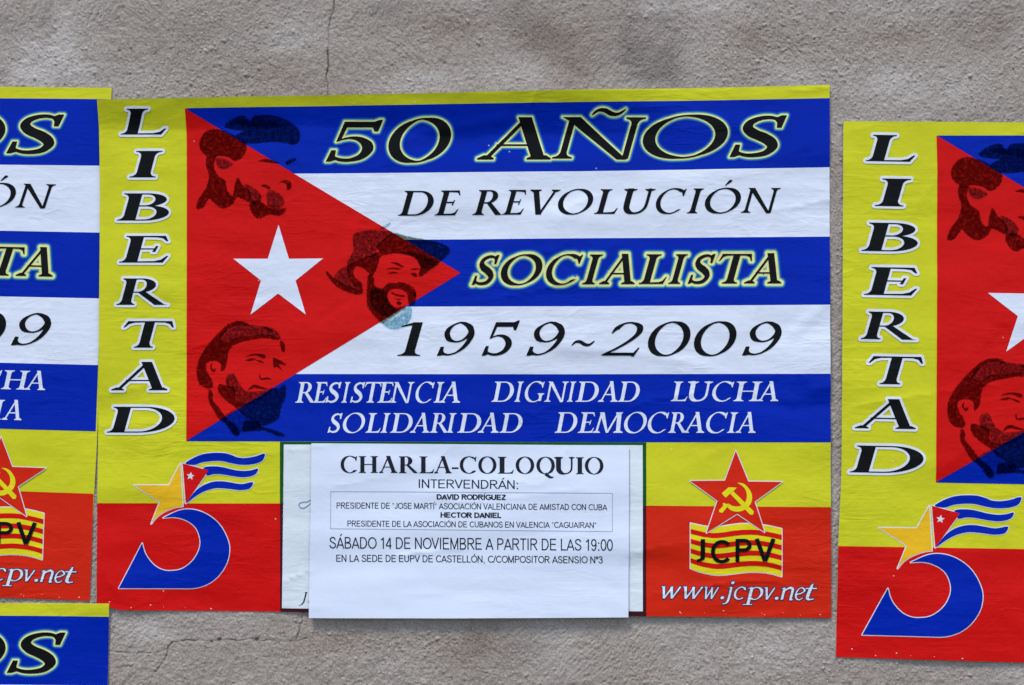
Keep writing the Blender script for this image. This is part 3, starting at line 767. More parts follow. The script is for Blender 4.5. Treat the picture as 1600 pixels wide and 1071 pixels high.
portrait('dark printed head of a bearded man in a peaked cap', cap, cap_g,
         [B2([(300, 150), (400, 90), (520, 90), (700, 120), (760, 200), (640, 172), (480, 180), (330, 225), (270, 215)]), B2([(330, 500), (390, 480), (430, 560), (500, 620), (640, 610), (700, 590), (640, 660), (520, 720), (420, 700), (390, 620), (330, 575)]),
          B2([(300, 830), (420, 760), (520, 830), (600, 870), (560, 930), (440, 950), (400, 980), (350, 900)])])
portrait('dark printed head of a laughing bearded man in a wide hat', hat, hat_g[:10], hat_c + hat_g[10:])

# ---------------------------------------------------------------- placing flat meshes on the wall
LAYER = 0.00018
def make_mesh(name, V, F, A, h_fun, lift, mat, parent, origin, attr=False, cone=0.0):
    """V in photo pixels on the wall; h_fun gives the height of the paper above the wall plane"""
    e = 1.5
    x, y = V[:, 0], V[:, 1]
    h = h_fun(x, y)
    gx = (h_fun(x + e, y) - h_fun(x - e, y)) / (2 * e * S)
    gy = (h_fun(x, y + e) - h_fun(x, y - e)) / (2 * e * S)
    P = np.stack([(x - CX) * S - origin[0], -(h + lift - cone * A) - origin[1], ZC - (y - CY) * S - origin[2]], 1)
    N = np.stack([-gx, -np.ones_like(gx), gy], 1)
    N /= np.linalg.norm(N, axis=1)[:, None]
    a = P[F[:, 0]]; b = P[F[:, 1]]; c = P[F[:, 2]]
    fl_ = np.cross(b - a, c - a)[:, 1] > 0
    F = F.copy(); F[fl_] = F[fl_][:, ::-1]
    me = bpy.data.meshes.new(name)
    me.vertices.add(len(P)); me.vertices.foreach_set('co', P.astype(np.float32).ravel())
    me.loops.add(len(F) * 3); me.loops.foreach_set('vertex_index', F.astype(np.int32).ravel())
    me.polygons.add(len(F)); me.polygons.foreach_set('loop_start', np.arange(0, len(F) * 3, 3, dtype=np.int32))
    me.update(calc_edges=True)
    me.polygons.foreach_set('use_smooth', np.ones(len(F), bool))
    me.materials.append(mat)
    if attr:
        at = me.attributes.new('spread', 'FLOAT', 'POINT'); at.data.foreach_set('value', A.astype(np.float32))
    me.normals_split_custom_set_from_vertices(N.tolist())
    o = bpy.data.objects.new(name, me)
    COL.objects.link(o)
    if parent is not None: o.parent = parent
    else: o.location = origin
    return o

def sheet_mesh(name, outline, h_fun, lift, mat, parent, origin, thick=0.00025, G=GRID):
    V, F = union([outline])
    V, F, A = grid_cut(V, F, None, G)
    o = make_mesh(name, V, F, A, h_fun, lift, mat, parent, origin)
    # torn or cut paper edge: a thin rim that gives the sheet its thickness
    rim = bmesh.new(); rim.from_mesh(o.data)
    be = [e for e in rim.edges if e.is_boundary]
    r = bmesh.ops.extrude_edge_only(rim, edges=be)
    bmesh.ops.translate(rim, verts=[v for v in r['geom'] if isinstance(v, bmesh.types.BMVert)], vec=(0, thick, 0))
    m2 = bpy.data.meshes.new('edge'); rim2 = rim
    keep = [f for f in rim2.faces if any(abs(v.co.y - 0) >= 0 for v in f.verts)]
    top = set()
    newv = set(v for v in r['geom'] if isinstance(v, bmesh.types.BMVert))
    bmesh.ops.delete(rim2, geom=[f for f in rim2.faces if not any(v in newv for v in f.verts)], context='FACES')
    rim2.to_mesh(m2); rim2.free()
    m2.materials.append(M['white'])
    eo = bpy.data.objects.new('paper_edge', m2); COL.objects.link(eo)
    eo.parent = o
    return o

def affine(pairs):
    A = np.array([[x, y, 1] for (x, y), _ in pairs]); B = np.array([q for _, q in pairs])
    return np.linalg.lstsq(A, B, rcond=None)[0]

def bump_ridge(x, y, pts, w, amp):
    d = seg_dist(x, y, pts)
    return amp * np.exp(-(d / w) ** 2)

def wrinkle(seed, amp=1.0):
    def f(x, y):
        h = lattice_noise(x, y, 230, 170, seed) * 0.0013
        h = h + rot_noise(x, y, 190, 46, R(-4), seed + 1) * 0.00065
        h = h + rot_noise(x, y, 110, 24, R(5), seed + 2) * 0.00026
        h = h + rot_noise(x, y, 60, 28, R(50), seed + 3) * 0.00014
        m = np.clip(lattice_noise(x, y, 120, 90, seed + 5) * 1.8 + .1, 0, 1)
        rd = 1 - np.abs(rot_noise(x + 12 * lattice_noise(x, y, 50, 50, seed + 6), y, 260, 62, R(-9), seed + 7))
        h = h + 0.0006 * m * rd ** 5
        rd = 1 - np.abs(rot_noise(x, y + 10 * lattice_noise(x, y, 40, 40, seed + 8), 90, 150, R(24), seed + 9))
        h = h + 0.0004 * (1 - m) * np.clip(rd, 0, 1) ** 6 * np.clip(lattice_noise(x, y, 150, 150, seed + 10), 0, 1)
        return h * amp * 1.45
    return f

CREASES = [([(545, 335), (532, 390), (528, 440), (545, 470), (500, 500)], 6, -.0003), ([(600, 270), (560, 350), (540, 400)], 7, .0003),
           ([(150, 664), (190, 668), (250, 660)], 7, .0004), ([(1190, 250), (1230, 242), (1262, 228)], 6, .0003), ([(1200, 540), (1225, 545)], 7, .0003),
           ([(1150, 622), (1240, 640), (1296, 634)], 11, -.0011), ([(1270, 610), (1296, 604)], 9, .0008), ([(870, 545), (1000, 552), (1100, 572)], 9, .0006),
           ([(1240, 520), (1297, 470)], 10, .0007), ([(900, 175), (980, 168), (1050, 172)], 9, .0006), ([(590, 265), (640, 215), (700, 200), (780, 190)], 10, .0007),
           ([(330, 300), (390, 316), (440, 322)], 7, .0003), ([(300, 440), (360, 470), (440, 480)], 7, .0003)]
base_main = wrinkle(11)
def h_main(x, y):
    w = np.clip((200 - x) / 40, 0, 1) * np.clip((640 - y) / 60, 0, 1)
    h = 0.0022 + 0.0022 * w + base_main(x, y) * (1 - .75 * w)
    # the top strip of the sheet leans out from the wall, more on the left, folding along a line
    fold = 206 + 10 * lattice_noise(x, y * 0, 130, 50, 63) + np.clip((x - 300) / 700, 0, 1) * 14
    k = np.clip((fold - y) / 50, 0, 1.4) ** 1.25
    wx = np.clip((1120 - x) / 260, 0, 1); wx = wx * wx * (3 - 2 * wx)
    h = h + 0.0080 * k * wx
    # lifted upper right corner area and slack bottom edge
    h = h + 0.0010 * np.clip((x - 1240) / 60, 0, 1) * (0.5 + 0.5 * lattice_noise(x, y, 70, 60, 77))
    h = h + 0.0008 * np.clip((y - 930) / 40, 0, 1) * (0.5 + 0.5 * lattice_noise(x, y, 55, 60, 78))
    for pts, w, a in CREASES: h = h + bump_ridge(x, y, pts, w, a)
    return h
base_left = wrinkle(31)
base_right = wrinkle(53, .8)
base_low = wrinkle(71, .8)
h_left = lambda x, y: 0.0012 + base_left(x, y) * (.18 + .5 * np.clip((130 - x) / 60, 0, 1))
h_right = lambda x, y: 0.0018 + base_right(x, y)
h_low = lambda x, y: 0.0024 + 0.0032 * np.exp(-((x - 165) / 45.0) ** 2 - ((y - 945) / 30.0) ** 2) + base_low(x, y) * .5
h_note = lambda x, y: base_main(x, y) + 0.0030 + lattice_noise(x, y, 160, 60, 5) * .0003 + .0010 * np.clip((y - 925) / 40, 0, 1)

def make_poster(label, outline, h_fun, mapping, category='poster'):
    xs = [p[0] for p in outline]; ys = [p[1] for p in outline]
    origin = (((min(xs) + max(xs)) / 2 - CX) * S, -float(h_fun(np.array([CX]), np.array([CY]))[0]), ZC - (max(ys) - CY) * S)
    root = bpy.data.objects.new('flag_poster', None)
    root.empty_display_size = 0.05
    COL.objects.link(root)
    root.location = origin
    root['label'] = label; root['category'] = category; root['group'] = 'repeated flag posters pasted on the wall'
    sheet_mesh('sheet', outline, h_fun, 0.0, M['yellow'], root, origin)
    def inside(V):
        """pull stray points of the print back to the sheet's edge"""
        return V
    def put(name, lab, mat, layer, geom, parent):
        V, F, A = geom
        if mapping is not None: V = np.c_[V, np.ones(len(V))] @ mapping
        cone = 0.00008 if A.max() > 0 else 0.0
        o = make_mesh(name, V, F, A, h_fun, LAYER * layer, M[mat], parent, (origin if parent is root else origin), attr=(mat in ('glow', 'glow_wide', 'inkedge')), cone=cone)
        if lab: o['label'] = lab
        return o
    for name, lab, mat, layer, geom, kids in PARTS:
        o = put(name, lab, mat, layer, geom, root)
        if name == 'worn_specks': o['kind'] = 'stuff'
        for kn, kl, km, kla, kg in kids: put(kn, kl, km, kla, kg, o)
    return root

# clip print to the sheet: the print geometry reaches a hair past the cut edge, so trim the design to the sheet outline
EB = lambda x: 952.6 + (x - 150) * .01124
ER = lambda y: 1295.5 + (y - 133.5) * .003
MAIN_OUT = [(155, 158), (400, 153.2), (700, 147.5), (1000, 140.5), (1295.5, 133.5), (ER(400), 400), (ER(700), 700), (1298, EB(1298)), (1000, EB(1000)), (600, EB(600)), (190, EB(190)),
            (152.3, 944), (152.5, 860), (153, 760), (154, 640), (155.5, 560), (157, 400), (157.5, 290), (156, 200)]
DESIGN_OUT = [(157.5, 152), (400, 149.5), (700, 145.5), (1000, 140.5), (1295.5, 133.5), (ER(400), 400), (ER(700), 700), (1298, EB(1298)), (700, EB(700)), (149.2, EB(149.2)), (151.5, 786), (156, 676), (157, 400)]

def clip_geom(geom, outline):
    """trim a flat mesh with the half planes of a nearly convex outline"""
    V, F, A = geom
    x0, y0 = V.min(0); x1, y1 = V.max(0)
    need = x0 < 160 or x1 > 1292 or y0 < 160 or y1 > 948
    if not need: return geom
    bm = bmesh.new(); la = bm.verts.layers.float.new('a')
    vs_ = [bm.verts.new((p[0], p[1], 0)) for p in V]
    for v, a in zip(vs_, A): v[la] = a
    for f in F: bm.faces.new([vs_[i] for i in f])
    n = len(outline)
    ar = area(outline)
    for i in range(n):
        a, b = outline[i], outline[(i + 1) % n]
        d = (b[0] - a[0], b[1] - a[1]); no = (d[1], -d[0]) if ar > 0 else (-d[1], d[0])
        if abs(no[0]) > abs(no[1]):     # a left or right edge: cut only its own span in y
            pass
        bmesh.ops.bisect_plane(bm, geom=bm.verts[:] + bm.edges[:] + bm.faces[:], dist=1e-4, plane_co=(a[0], a[1], 0), plane_no=(no[0], no[1], 0), clear_outer=True)
    bmesh.ops.triangulate(bm, faces=[f for f in bm.faces if len(f.verts) > 3])
    bm.verts.index_update()
    out = (np.array([(v.co.x, v.co.y) for v in bm.verts]), np.array([[v.index for v in f.verts] for f in bm.faces], int), np.array([v[la] for v in bm.verts]))
    bm.free()
    return out
HULL = [(160.7, 120), (ER(120), 120), (1298, EB(1298)), (149.2, EB(149.2))]
HULL_MAIN = [(152.3, 120), (ER(120), 120), (1298, EB(1298)), (190, EB(190)), (152.3, 944)]
DESIGN_PARTS = PARTS
def clipped(parts, hull):
    return [(n, lb, m, ly, clip_geom(g, hull), [(a, b, c, d, clip_geom(e_, hull)) for a, b, c, d, e_ in k]) for n, lb, m, ly, g, k in parts]

PARTS = clipped(DESIGN_PARTS, HULL_MAIN)
make_poster('complete flag poster in the middle with a white notice pasted over its lower edge', MAIN_OUT, h_main, None)

PARTS = clipped(DESIGN_PARTS, HULL)
LEFT = affine([((1229, 210), (111.1, 206)), ((1220, 315), (98.8, 311)), ((1221, 530), (88, 519)), ((1215.5, 612), (78, 596)), ((1149.3, 703.8), (12.3, 683)), ((1275.8, 930), (120, 905)),
               ((1222.6, 900.7), (73, 873)), ((1298, 965.6), (138.5, 937)), ((1297, 154), (170, 155)), ((1297, 262), (157, 259)), ((1297, 370), (156, 363.3)), ((1297, 476), (155, 468)),
               ((1297, 584), (154, 570)), ((1297, 691), (150, 674)), ((1297, 792), (145.5, 771.4)), ((1140, 584), (0, 566)), ((1140, 370), (0, 358.8)), ((1140, 262), (0, 255)), ((1160, 691), (0, 670.5)), ((1160, 963), (0, 932.7))])
RIGHT = affine([((189.5, 211), (1353.8, 254)), ((261, 172), (1428.6, 211)), ((202.6, 277.8), (1366, 323.4)), ((255, 236.5), (1422.5, 280)), ((183.5, 345.2), (1344.6, 392.8)), ((264.6, 302.6), (1432, 349.4)),
                ((187.3, 410.8), (1348.8, 462.3)), ((264, 368.9), (1432, 417.5)), ((183, 476.8), (1343.8, 531.7)), ((263, 435.5), (1430.4, 487.8)), ((194, 543.5), (1355, 600.4)), ((174.6, 610), (1332.7, 670)),
                ((167.3, 676), (1326.5, 738.8)), ((273.6, 655), (1441.8, 717)), ((291.5, 688.8), (1460.3, 753.7)), ((365.4, 404.8), (1542.6, 457.8)), ((391.9, 491.9), (1570.8, 549)), ((187, 918.6), (1348.7, 989)),
                ((359.6, 851), (1536.4, 925.5)), ((210, 758), (1371.9, 823.5)), ((414, 708.7), (1594.5, 779.3)), ((152, 786), (1312, 852)), ((291, 171), (1467.8, 210))])
LOW = affine([((1139.5, 246.5), (20, 1050.5)), ((1229, 178), (109.4, 984.5)), ((1297, 154), (175, 963.4)), ((1297, 133.5), (175, 946)), ((1297, 262), (170, 1071)), ((1140, 262), (0, 1066)), ((1130, 155), (0, 958.8)),
              ((1297, 965), (150, 1775)), ((152, 965), (-1000, 1745)), ((152, 158), (-985, 935))])
def mp(pts, A): return [tuple(np.array([x, y, 1.0]) @ A) for x, y in pts]
left_out = mp(DESIGN_OUT, LEFT)
left_out[4:8] = [(174.8, 137.8), (163, 400), (152, 690), (138.5, 937)]
make_poster('flag poster cut off by the left picture edge, partly under the middle poster', left_out, h_left, LEFT)
right_out = mp(DESIGN_OUT, RIGHT)
make_poster('flag poster at the right, hung lower than the middle one, starting with LIBERTAD', right_out, h_right, RIGHT)
low_out = mp(DESIGN_OUT, LOW)
make_poster('lowest flag poster, in the bottom left corner with only its top in the picture', low_out, h_low, LOW)

# ---------------------------------------------------------------- the pasted notice
NOTE_OUT = [(487.4, 692.6), (700, 694), (982.3, 696.2), (982.2, 800), (981.3, 963.6), (850, 964.6), (700, 965.2), (483.2, 965), (484.5, 880), (486.5, 780)]
no = ((735 - CX) * S, -0.0030, ZC - (965 - CY) * S)
note = bpy.data.objects.new('paper_notice', None); COL.objects.link(note); note.location = no; note.empty_display_size = .05
note['label'] = 'white paper notice headed CHARLA-COLOQUIO pasted over the bottom of the middle poster'
note['category'] = 'notice'
sheet_mesh('sheet', NOTE_OUT, h_note, .0016, M['notice'], note, no)
def note_part(name, label, polys, mat='toner'):
    o = make_mesh(name, *flat(polys), h_note, .0016 + LAYER * 1.2, M[mat], note, no)
    o['label'] = label
PB = Pen(T=.185, t=.045, sf=.075, h=.035, ang=0, br=.06)
hx = [('C', 532.8, 558.5), ('H', 561, 591), ('A', 592.5, 621.5), ('R', 623.3, 655), ('L', 655.5, 678.5), ('A', 678.5, 706), ('-', 706, 716.5), ('C', 718.5, 744.5), ('O', 747.4, 775.7), ('L', 777.6, 803), ('O', 805.7, 834.6), ('Q', 838, 866.7), ('U', 865.5, 897.5), ('I', 899.5, 912), ('O', 913.5, 942.5)]
hp = []
for c, a, b in hx: hp += place(serif_glyph(c, PB), a, b, 738.6 + (a - 532) * .0052, 26.2, 0.0)
note_part('heading', 'bold serif heading CHARLA-COLOQUIO', hp)
note_part('text_line', 'INTERVENDRÁN:', sans_line('INTERVENDRÁN:', 654.5, 809.5, 762.2, 763.8, 13.6, .105))
note_part('text_line', 'DAVID RODRÍGUEZ in bold', sans_line('DAVID RODRÍGUEZ', 682.5, 790.6, 780.2, 780.9, 8.4, .20))
note_part('text_line', 'PRESIDENTE DE “JOSE MARTÍ” ASOCIACIÓN VALENCIANA DE AMISTAD CON CUBA', sans_line('PRESIDENTE DE “JOSE MARTÍ” ASOCIACIÓN VALENCIANA DE AMISTAD CON CUBA', 526.5, 948.5, 794.2, 796.8, 9.4, .115))
note_part('text_line', 'HECTOR DANIEL in bold', sans_line('HECTOR DANIEL', 688.5, 783.2, 808.4, 808.9, 8.4, .20))
note_part('text_line', 'PRESIDENTE DE LA ASOCIACIÓN DE CUBANOS EN VALENCIA “CAGUAIRAN”', sans_line('PRESIDENTE DE LA ASOCIACIÓN DE CUBANOS EN VALENCIA “CAGUAIRAN”', 543.5, 931, 822.2, 824.6, 9.2, .115))
note_part('text_line', 'SÁBADO 14 DE NOVIEMBRE A PARTIR DE LAS 19:00', sans_line('SÁBADO 14 DE NOVIEMBRE A PARTIR DE LAS 19:00', 515.3, 957, 856.5, 860, 18.2, .10))
note_part('text_line', 'EN LA SEDE DE EUPV DE CASTELLÓN, C/COMPOSITOR ASENSIO Nº3', sans_line('EN LA SEDE DE EUPV DE CASTELLÓN, C/COMPOSITOR ASENSIO Nº3', 526, 941.5, 877.2, 879.6, 11.0, .115))
note_part('ruled_box', 'thin grey ruled frame', ribbon([(517.5, 767.7), (956.5, 770.2)], .8) + ribbon([(956.5, 770), (956.3, 829.8)], .8) + ribbon([(956.5, 829.8), (517, 825.6)], .8) + ribbon([(517, 826), (517.5, 767.5)], .8), 'greyline')

# ---------------------------------------------------------------- the rendered wall
def axis(lo, hi, step, far, n):
    mid = np.arange(lo, hi + 1e-9, step)
    g = np.cumsum(np.geomspace(step, far, n))
    return np.concatenate([lo - g[::-1], mid, hi + g])
STEP = 1.1
gx = axis(-40, 1640, STEP, 120, 46)
gy = axis(-30, 1100, STEP, 100, 42)
GX, GY = np.meshgrid(gx, gy)
fx_, fy_ = GX.ravel(), GY.ravel()
def wall_height(x, y):
    wx = x + 9 * lattice_noise(x, y, 60, 60, 900); wy = y + 9 * lattice_noise(x, y, 60, 60, 901)
    h = lattice_noise(x, y, 420, 300, 101) * 0.0010
    h = h + lattice_noise(wx, wy, 60, 50, 102) * 0.0004
    h = h + rot_noise(wx, wy, 26, 12, R(-38), 103) * 0.00020
    h = h + rot_noise(wx, wy, 9, 7, R(20), 104) * 0.00016
    g = lattice_noise(wx, wy, 5.2, 4.6, 105)
    h = h + g * 0.00026
    g2 = lattice_noise(x, y, 2.6, 2.6, 107)
    h = h + g2 * 0.00026
    mk = np.clip(lattice_noise(x, y, 260, 200, 140) * 1.5 + .5, 0, 1)
    h = h + (rot_noise(wx, wy, 9, 2.6, R(-52), 141) * mk + rot_noise(wx, wy, 2.8, 10, R(-8), 142) * (1 - mk)) * 0.00042
    # trowel drag marks
    k = np.clip(lattice_noise(x, y, 240, 160, 106) * 1.6, 0, 1)
    h = h + k * np.abs(rot_noise(wx, wy, 34, 3.4, R(-62), 108)) * -0.00030
    return h
H = wall_height(fx_, fy_).reshape(GX.shape)
rng = np.random.default_rng(7)
i0, i1 = np.searchsorted(gx, -40), np.searchsorted(gx, 1640)
j0, j1 = np.searchsorted(gy, -30), np.searchsorted(gy, 1100)
grain = np.zeros(GX.shape, np.float32)
# loose grains of sand and spatter standing proud of the plaster
for _ in range(34000):
    cx, cy = rng.uniform(-38, 1638), rng.uniform(-28, 1098)
    if 185 < cx < 1270 and 175 < cy < 930: continue
    r = rng.uniform(1.0, 1.9) if rng.random() < .95 else rng.uniform(2.0, 3.8)
    dens = lattice_noise(np.array([cx]), np.array([cy]), 140, 110, 131)[0]
    if rng.random() > .45 + dens * .55: continue
    a = rng.uniform(.0004, .0011) * (r / 2.0) ** .6
    if rng.random() < .2: a = -a * .8
    ci, cj = i0 + int((cx + 40) / STEP), j0 + int((cy + 30) / STEP)
    w = 5
    sx = slice(max(ci - w, 0), ci + w + 1); sy = slice(max(cj - w, 0), cj + w + 1)
    dx = GX[sy, sx] - cx; dy = GY[sy, sx] - cy
    th = rng.uniform(0, 3.14); el = rng.uniform(.6, 1.0)
    u = dx * math.cos(th) + dy * math.sin(th); v = (-dx * math.sin(th) + dy * math.cos(th)) / el
    d2 = (u * u + v * v) / (r * r)
    bmp = np.exp(-d2 * d2 * 1.2)
    H[sy, sx] += a * bmp
    if a > 0: grain[sy, sx] = np.maximum(grain[sy, sx], bmp * rng.uniform(.1, 1))
# cracks
CRACKS = [[(521, -30), (521, 2), (522, 14), (518, 24), (516, 34), (513, 46), (514, 58), (512, 72), (513, 96), (511, 122), (512, 150), (508, 200)],
          [(474, 940), (473, 962), (469, 980), (466, 992), (464, 1001)], [(270, 1003), (300, 1001), (335, 1001), (370, 1000), (400, 1000), (440, 1003), (464, 1002), (480, 998)],
          [(270, 1003), (262, 1010), (261, 1022), (252, 1040), (240, 1054), (233, 1072), (230, 1110)], [(180, 1018), (215, 1021), (245, 1020), (261, 1014)],
          [(700, 1008), (715, 1030), (740, 1048), (775, 1056)]]
CW = [1.0, .7, .55, .7, .4, .35]
crack = np.zeros(GX.shape, np.float32)
for c, k in zip(CRACKS, CW):
    xs = [p[0] for p in c]; ys = [p[1] for p in c]
    sx = slice(*np.searchsorted(gx, [min(xs) - 8, max(xs) + 8])); sy = slice(*np.searchsorted(gy, [min(ys) - 8, max(ys) + 8]))
    X_, Y_ = GX[sy, sx], GY[sy, sx]
    X2 = X_ + 1.6 * lattice_noise(X_, Y_, 9, 7, 300); Y2 = Y_ + 1.6 * lattice_noise(X_, Y_, 9, 7, 301)
    d = seg_dist(X2, Y2, c)
    g = np.exp(-(d / 1.15) ** 2) * k * np.clip(.75 + .5 * lattice_noise(X_, Y_, 18, 18, 303), .2, 1)
    crack[sy, sx] = np.maximum(crack[sy, sx], g)
for cx, cy, r in ((343, 1000, 2.6), (401, 1000, 3.0), (331, 1003, 1.6)):
    sx = slice(*np.searchsorted(gx, [cx - 9, cx + 9])); sy = slice(*np.searchsorted(gy, [cy - 9, cy + 9]))
    crack[sy, sx] = np.maximum(crack[sy, sx], np.exp(-(((GX[sy, sx] - cx) / (r * 1.5)) ** 2 + ((GY[sy, sx] - cy) / r) ** 2)))
H -= crack * 0.0016
H = np.minimum(H, 0.0026)
# keep the plaster under the papers below the paper
under = np.zeros(GX.shape, bool)
def soft_mask(out, x, y, m=6):
    """1 inside the outline, falling to 0 over m pixels"""
    n = len(out); ins = np.zeros(x.shape, bool)
    j = n - 1
    for i in range(n):
        xi, yi = out[i]; xj, yj = out[j]
        if yi != yj: ins ^= ((yi > y) != (yj > y)) & (x < (xj - xi) * (y - yi) / (yj - yi) + xi)
        j = i
    d = seg_dist(x, y, list(out) + [out[0]])
    return np.where(ins, 1.0, np.clip(1 - d / m, 0, 1))
for out, hf in ((MAIN_OUT, h_main), (left_out, h_left), (right_out, h_right), (low_out, h_low)):
    mk = soft_mask(out, GX, GY)
    roof = hf(GX, GY) - 0.0006
    H = np.where(mk > 0, np.minimum(H, roof * mk + H * (1 - mk)), H)
# mottling: pale lime bloom, brown damp marks, dark smudges (colour of the plaster itself)
def soft(cx, cy, rx, ry, ang=0):
    c, s = math.cos(R(ang)), math.sin(R(ang))
    dx, dy = GX - cx, GY - cy
    u = (dx * c + dy * s) / rx; v = (-dx * s + dy * c) / ry
    return np.exp(-(u * u + v * v))
n1 = lattice_noise(GX, GY, 90, 60, 201); n2 = lattice_noise(GX, GY, 36, 30, 202); n3 = lattice_noise(GX, GY, 14, 12, 203)
mot = (n1 * .5 + n2 * .45 + n3 * .35)
bloom = soft(50, 90, 70, 60) * 1.0 + soft(110, 60, 40, 60) * .5 + soft(640, 130, 60, 22) * .5 + soft(820, 115, 50, 30) * .5 + soft(1090, 60, 60, 70) * .45 + soft(1030, 12, 30, 12) * .9 + soft(1400, 135, 130, 34) * .55 + soft(1440, 8, 110, 20) * .45 + soft(1230, 110, 50, 40) * .35 + soft(1250, 1010, 120, 40) * .4 + soft(1010, 985, 60, 20) * .35 + soft(230, 990, 60, 18) * .3 + soft(420, 55, 80, 30) * .25 + soft(1200, 20, 80, 20) * .25
smudge = soft(985, 70, 45, 45) * 1.0 + soft(1050, 60, 26, 50) * .7 + soft(1030, 120, 40, 18) * .5 + soft(15, 40, 60, 22) * .6 + soft(72, 35, 12, 30) * .5 + soft(830, 40, 70, 36, 20) * .55 + soft(800, 1010, 60, 40) * .4 + soft(1520, 40, 60, 30) * .5 + soft(620, 15, 60, 16) * .4 + soft(310, 40, 150, 20) * .3
brown = soft(700, 40, 50, 22) * .9 + soft(880, 80, 60, 40, 30) * .8 + soft(745, 1010, 60, 30) * .7 + soft(600, 1000, 110, 22) * .5 + soft(40, 130, 40, 10) * .7 + soft(1180, 70, 60, 40) * .45 + soft(1360, 58, 130, 16) * .6 + soft(1540, 45, 40, 30) * .7 + soft(490, 120, 80, 30) * .25 + soft(95, 45, 30, 14) * .5
bloom = bloom + .35 * np.clip(lattice_noise(GX, GY, 130, 70, 210), 0, 1); brown = brown + .30 * np.clip(lattice_noise(GX, GY, 150, 60, 211), 0, 1)
bloom = np.clip(bloom * (1 + mot), 0, 1); smudge = np.clip(smudge * (1 + mot * 1.2), 0, 1); brown = np.clip(brown * (1 + mot * 1.2), 0, 1)

ny, nx = GX.shape
hh = H.ravel()
P = np.stack([(fx_ - CX) * S, -hh, ZC - (fy_ - CY) * S], 1)
idx = np.arange(nx * ny).reshape(ny, nx)
Fq = np.stack([idx[:-1, :-1], idx[1:, :-1], idx[1:, 1:], idx[:-1, 1:]], -1).reshape(-1, 4)
# nothing shows behind the middle of the big poster: a few large faces close the wall there
mx = (GX[:-1, :-1] > 190) & (GX[1:, 1:] < 1262) & (GY[:-1, :-1] > 185) & (GY[1:, 1:] < 922)
Fq = Fq[~mx.ravel()]
# rim and back so that the wall has depth
rim_i = np.concatenate([idx[0, :], idx[1:, -1], idx[-1, -2::-1], idx[-2:0:-1, 0]])
back = P[rim_i].copy(); back[:, 1] = 0.25
nb = len(P); P = np.concatenate([P, back])
fx0 = np.linspace(180, 1272, 40); fy0 = np.linspace(175, 932, 30)
FX, FY = np.meshgrid(fx0, fy0)
nf = len(P); P = np.concatenate([P, np.stack([(FX.ravel() - CX) * S, np.full(FX.size, .0015), ZC - (FY.ravel() - CY) * S], 1)])
fi = nf + np.arange(FX.size).reshape(FX.shape)
Ff = np.stack([fi[:-1, :-1], fi[1:, :-1], fi[1:, 1:], fi[:-1, 1:]], -1).reshape(-1, 4)
k = np.arange(len(rim_i)); k2 = (k + 1) % len(rim_i)
Fr = np.stack([rim_i[k], rim_i[k2], nb + k2, nb + k], -1)
ALLF = np.concatenate([Fq, Ff, Fr])
wo = (0.0, 0.0, float(P[:, 2].min()))
P[:, 2] -= wo[2]
me = bpy.data.meshes.new('plaster')
me.vertices.add(len(P)); me.vertices.foreach_set('co', P.astype(np.float32).ravel())
me.loops.add(len(ALLF) * 4 + len(rim_i)); me.loops.foreach_set('vertex_index', np.concatenate([ALLF.ravel(), (nb + k)[::-1]]).astype(np.int32))
me.polygons.add(len(ALLF) + 1); me.polygons.foreach_set('loop_start', np.arange(0, len(ALLF) * 4 + 1, 4, dtype=np.int32))
me.update(calc_edges=True)
sm = np.ones(len(ALLF) + 1, bool); sm[len(Fq) + len(Ff):] = False
me.polygons.foreach_set('use_smooth', sm)
for nm, arr in (('crack', crack), ('bloom', bloom), ('smudge', smudge), ('brown', brown), ('grain', grain)):
    at = me.attributes.new(nm, 'FLOAT', 'POINT')
    at.data.foreach_set('value', np.concatenate([arr.ravel(), np.zeros(len(P) - arr.size)]).astype(np.float32))

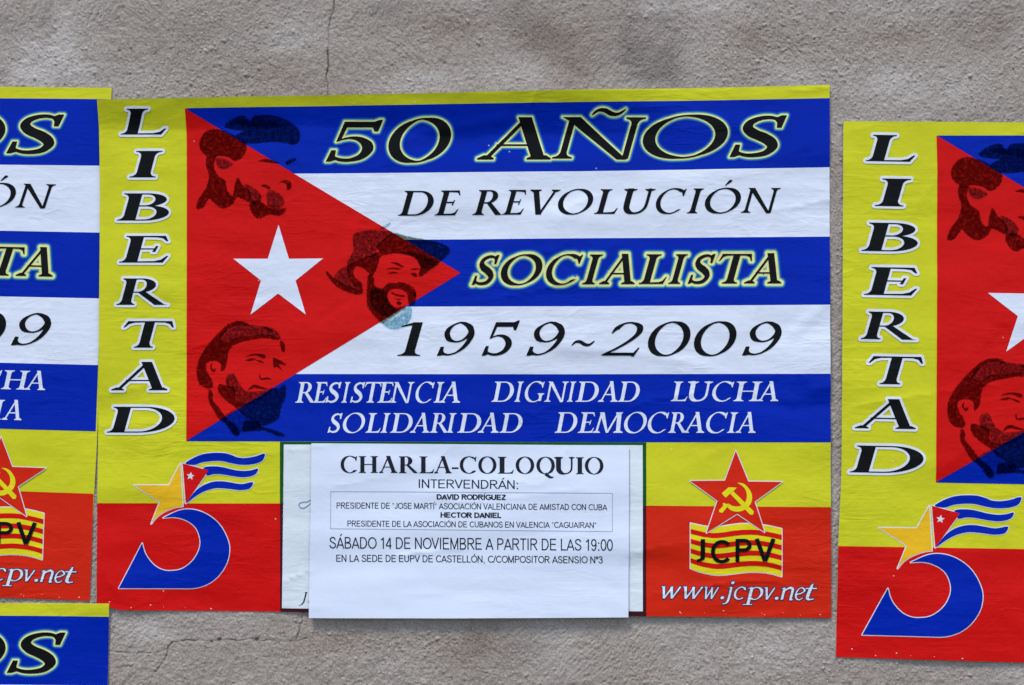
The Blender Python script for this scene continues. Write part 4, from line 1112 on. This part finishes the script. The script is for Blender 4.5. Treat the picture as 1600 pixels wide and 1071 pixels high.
m, n, l, bs = new_mat('rough_cement_render')
p = scaled_pos(n, l, (1, 1, 1))
c = ramp(n, l, noise(n, l, p, 9, 5, 0.62), [(0.30, (0.200, 0.176, 0.160)), (0.52, (0.245, 0.220, 0.203)), (0.75, (0.295, 0.272, 0.258))])
c = mix_col(n, l, 0.55, c, ramp(n, l, noise(n, l, p, 60, 4, 0.7), [(0.25, (0.165, 0.148, 0.132)), (0.75, (0.335, 0.31, 0.295))]))
def attr(nm):
    a = n.new('ShaderNodeAttribute'); a.attribute_name = nm; return a.outputs['Fac']
c = mix_col(n, l, math_node(n, l, 'MULTIPLY', attr('brown'), .95), c, (0.135, 0.092, 0.068))
c = mix_col(n, l, math_node(n, l, 'MULTIPLY', attr('bloom'), .8), c, (0.47, 0.46, 0.47))
c = mix_col(n, l, math_node(n, l, 'MULTIPLY', attr('smudge'), .85), c, (0.075, 0.066, 0.060))
c = mix_col(n, l, math_node(n, l, 'MULTIPLY', attr('grain'), .5), c, (0.40, 0.37, 0.35))  # raised grains tinted paler, painting in their highlights
fine = noise(n, l, p, 520, 3, 0.7)
c = mix_col(n, l, 0.42, c, ramp(n, l, fine, [(0.35, (0.12, 0.105, 0.095)), (0.62, (0.345, 0.315, 0.295))]))
pit = n.new('ShaderNodeTexVoronoi'); pit.inputs['Scale'].default_value = 170; l.new(p, pit.inputs['Vector'])
pk = math_node(n, l, 'MULTIPLY', math_node(n, l, 'LESS_THAN', pit.outputs['Distance'], .12), math_node(n, l, 'GREATER_THAN', noise(n, l, p, 40, 2, .5), .57))
c = mix_col(n, l, math_node(n, l, 'MULTIPLY', pk, .6), c, (0.06, 0.05, 0.045))
c = mix_col(n, l, math_node(n, l, 'MINIMUM', math_node(n, l, 'MULTIPLY', attr('crack'), .95), 1.0), c, (0.035, 0.028, 0.024))  # dark colour along the cracks paints the shade inside the groove
c = mix_col(n, l, 1.0, c, (1.17, 1.10, 1.015), 'MULTIPLY')
l.new(c, bs.inputs['Base Color'])
bs.inputs['Roughness'].default_value = 0.92
bs.inputs['Specular IOR Level'].default_value = 0.25
hsum = math_node(n, l, 'ADD', math_node(n, l, 'MULTIPLY', noise(n, l, p, 380, 4, .65), .0009), math_node(n, l, 'MULTIPLY', noise(n, l, p, 900, 2, .6), .0003))
bp = n.new('ShaderNodeBump'); bp.inputs['Strength'].default_value = 1.0; bp.inputs['Distance'].default_value = 1.0
l.new(hsum, bp.inputs['Height']); l.new(bp.outputs[0], bs.inputs['Normal'])
me.materials.append(m)
wall = bpy.data.objects.new('wall', me)
COL.objects.link(wall)
wall.location = wo
wall['label'] = 'rough grey beige cement rendered wall with hairline cracks behind the posters'
wall['category'] = 'wall'
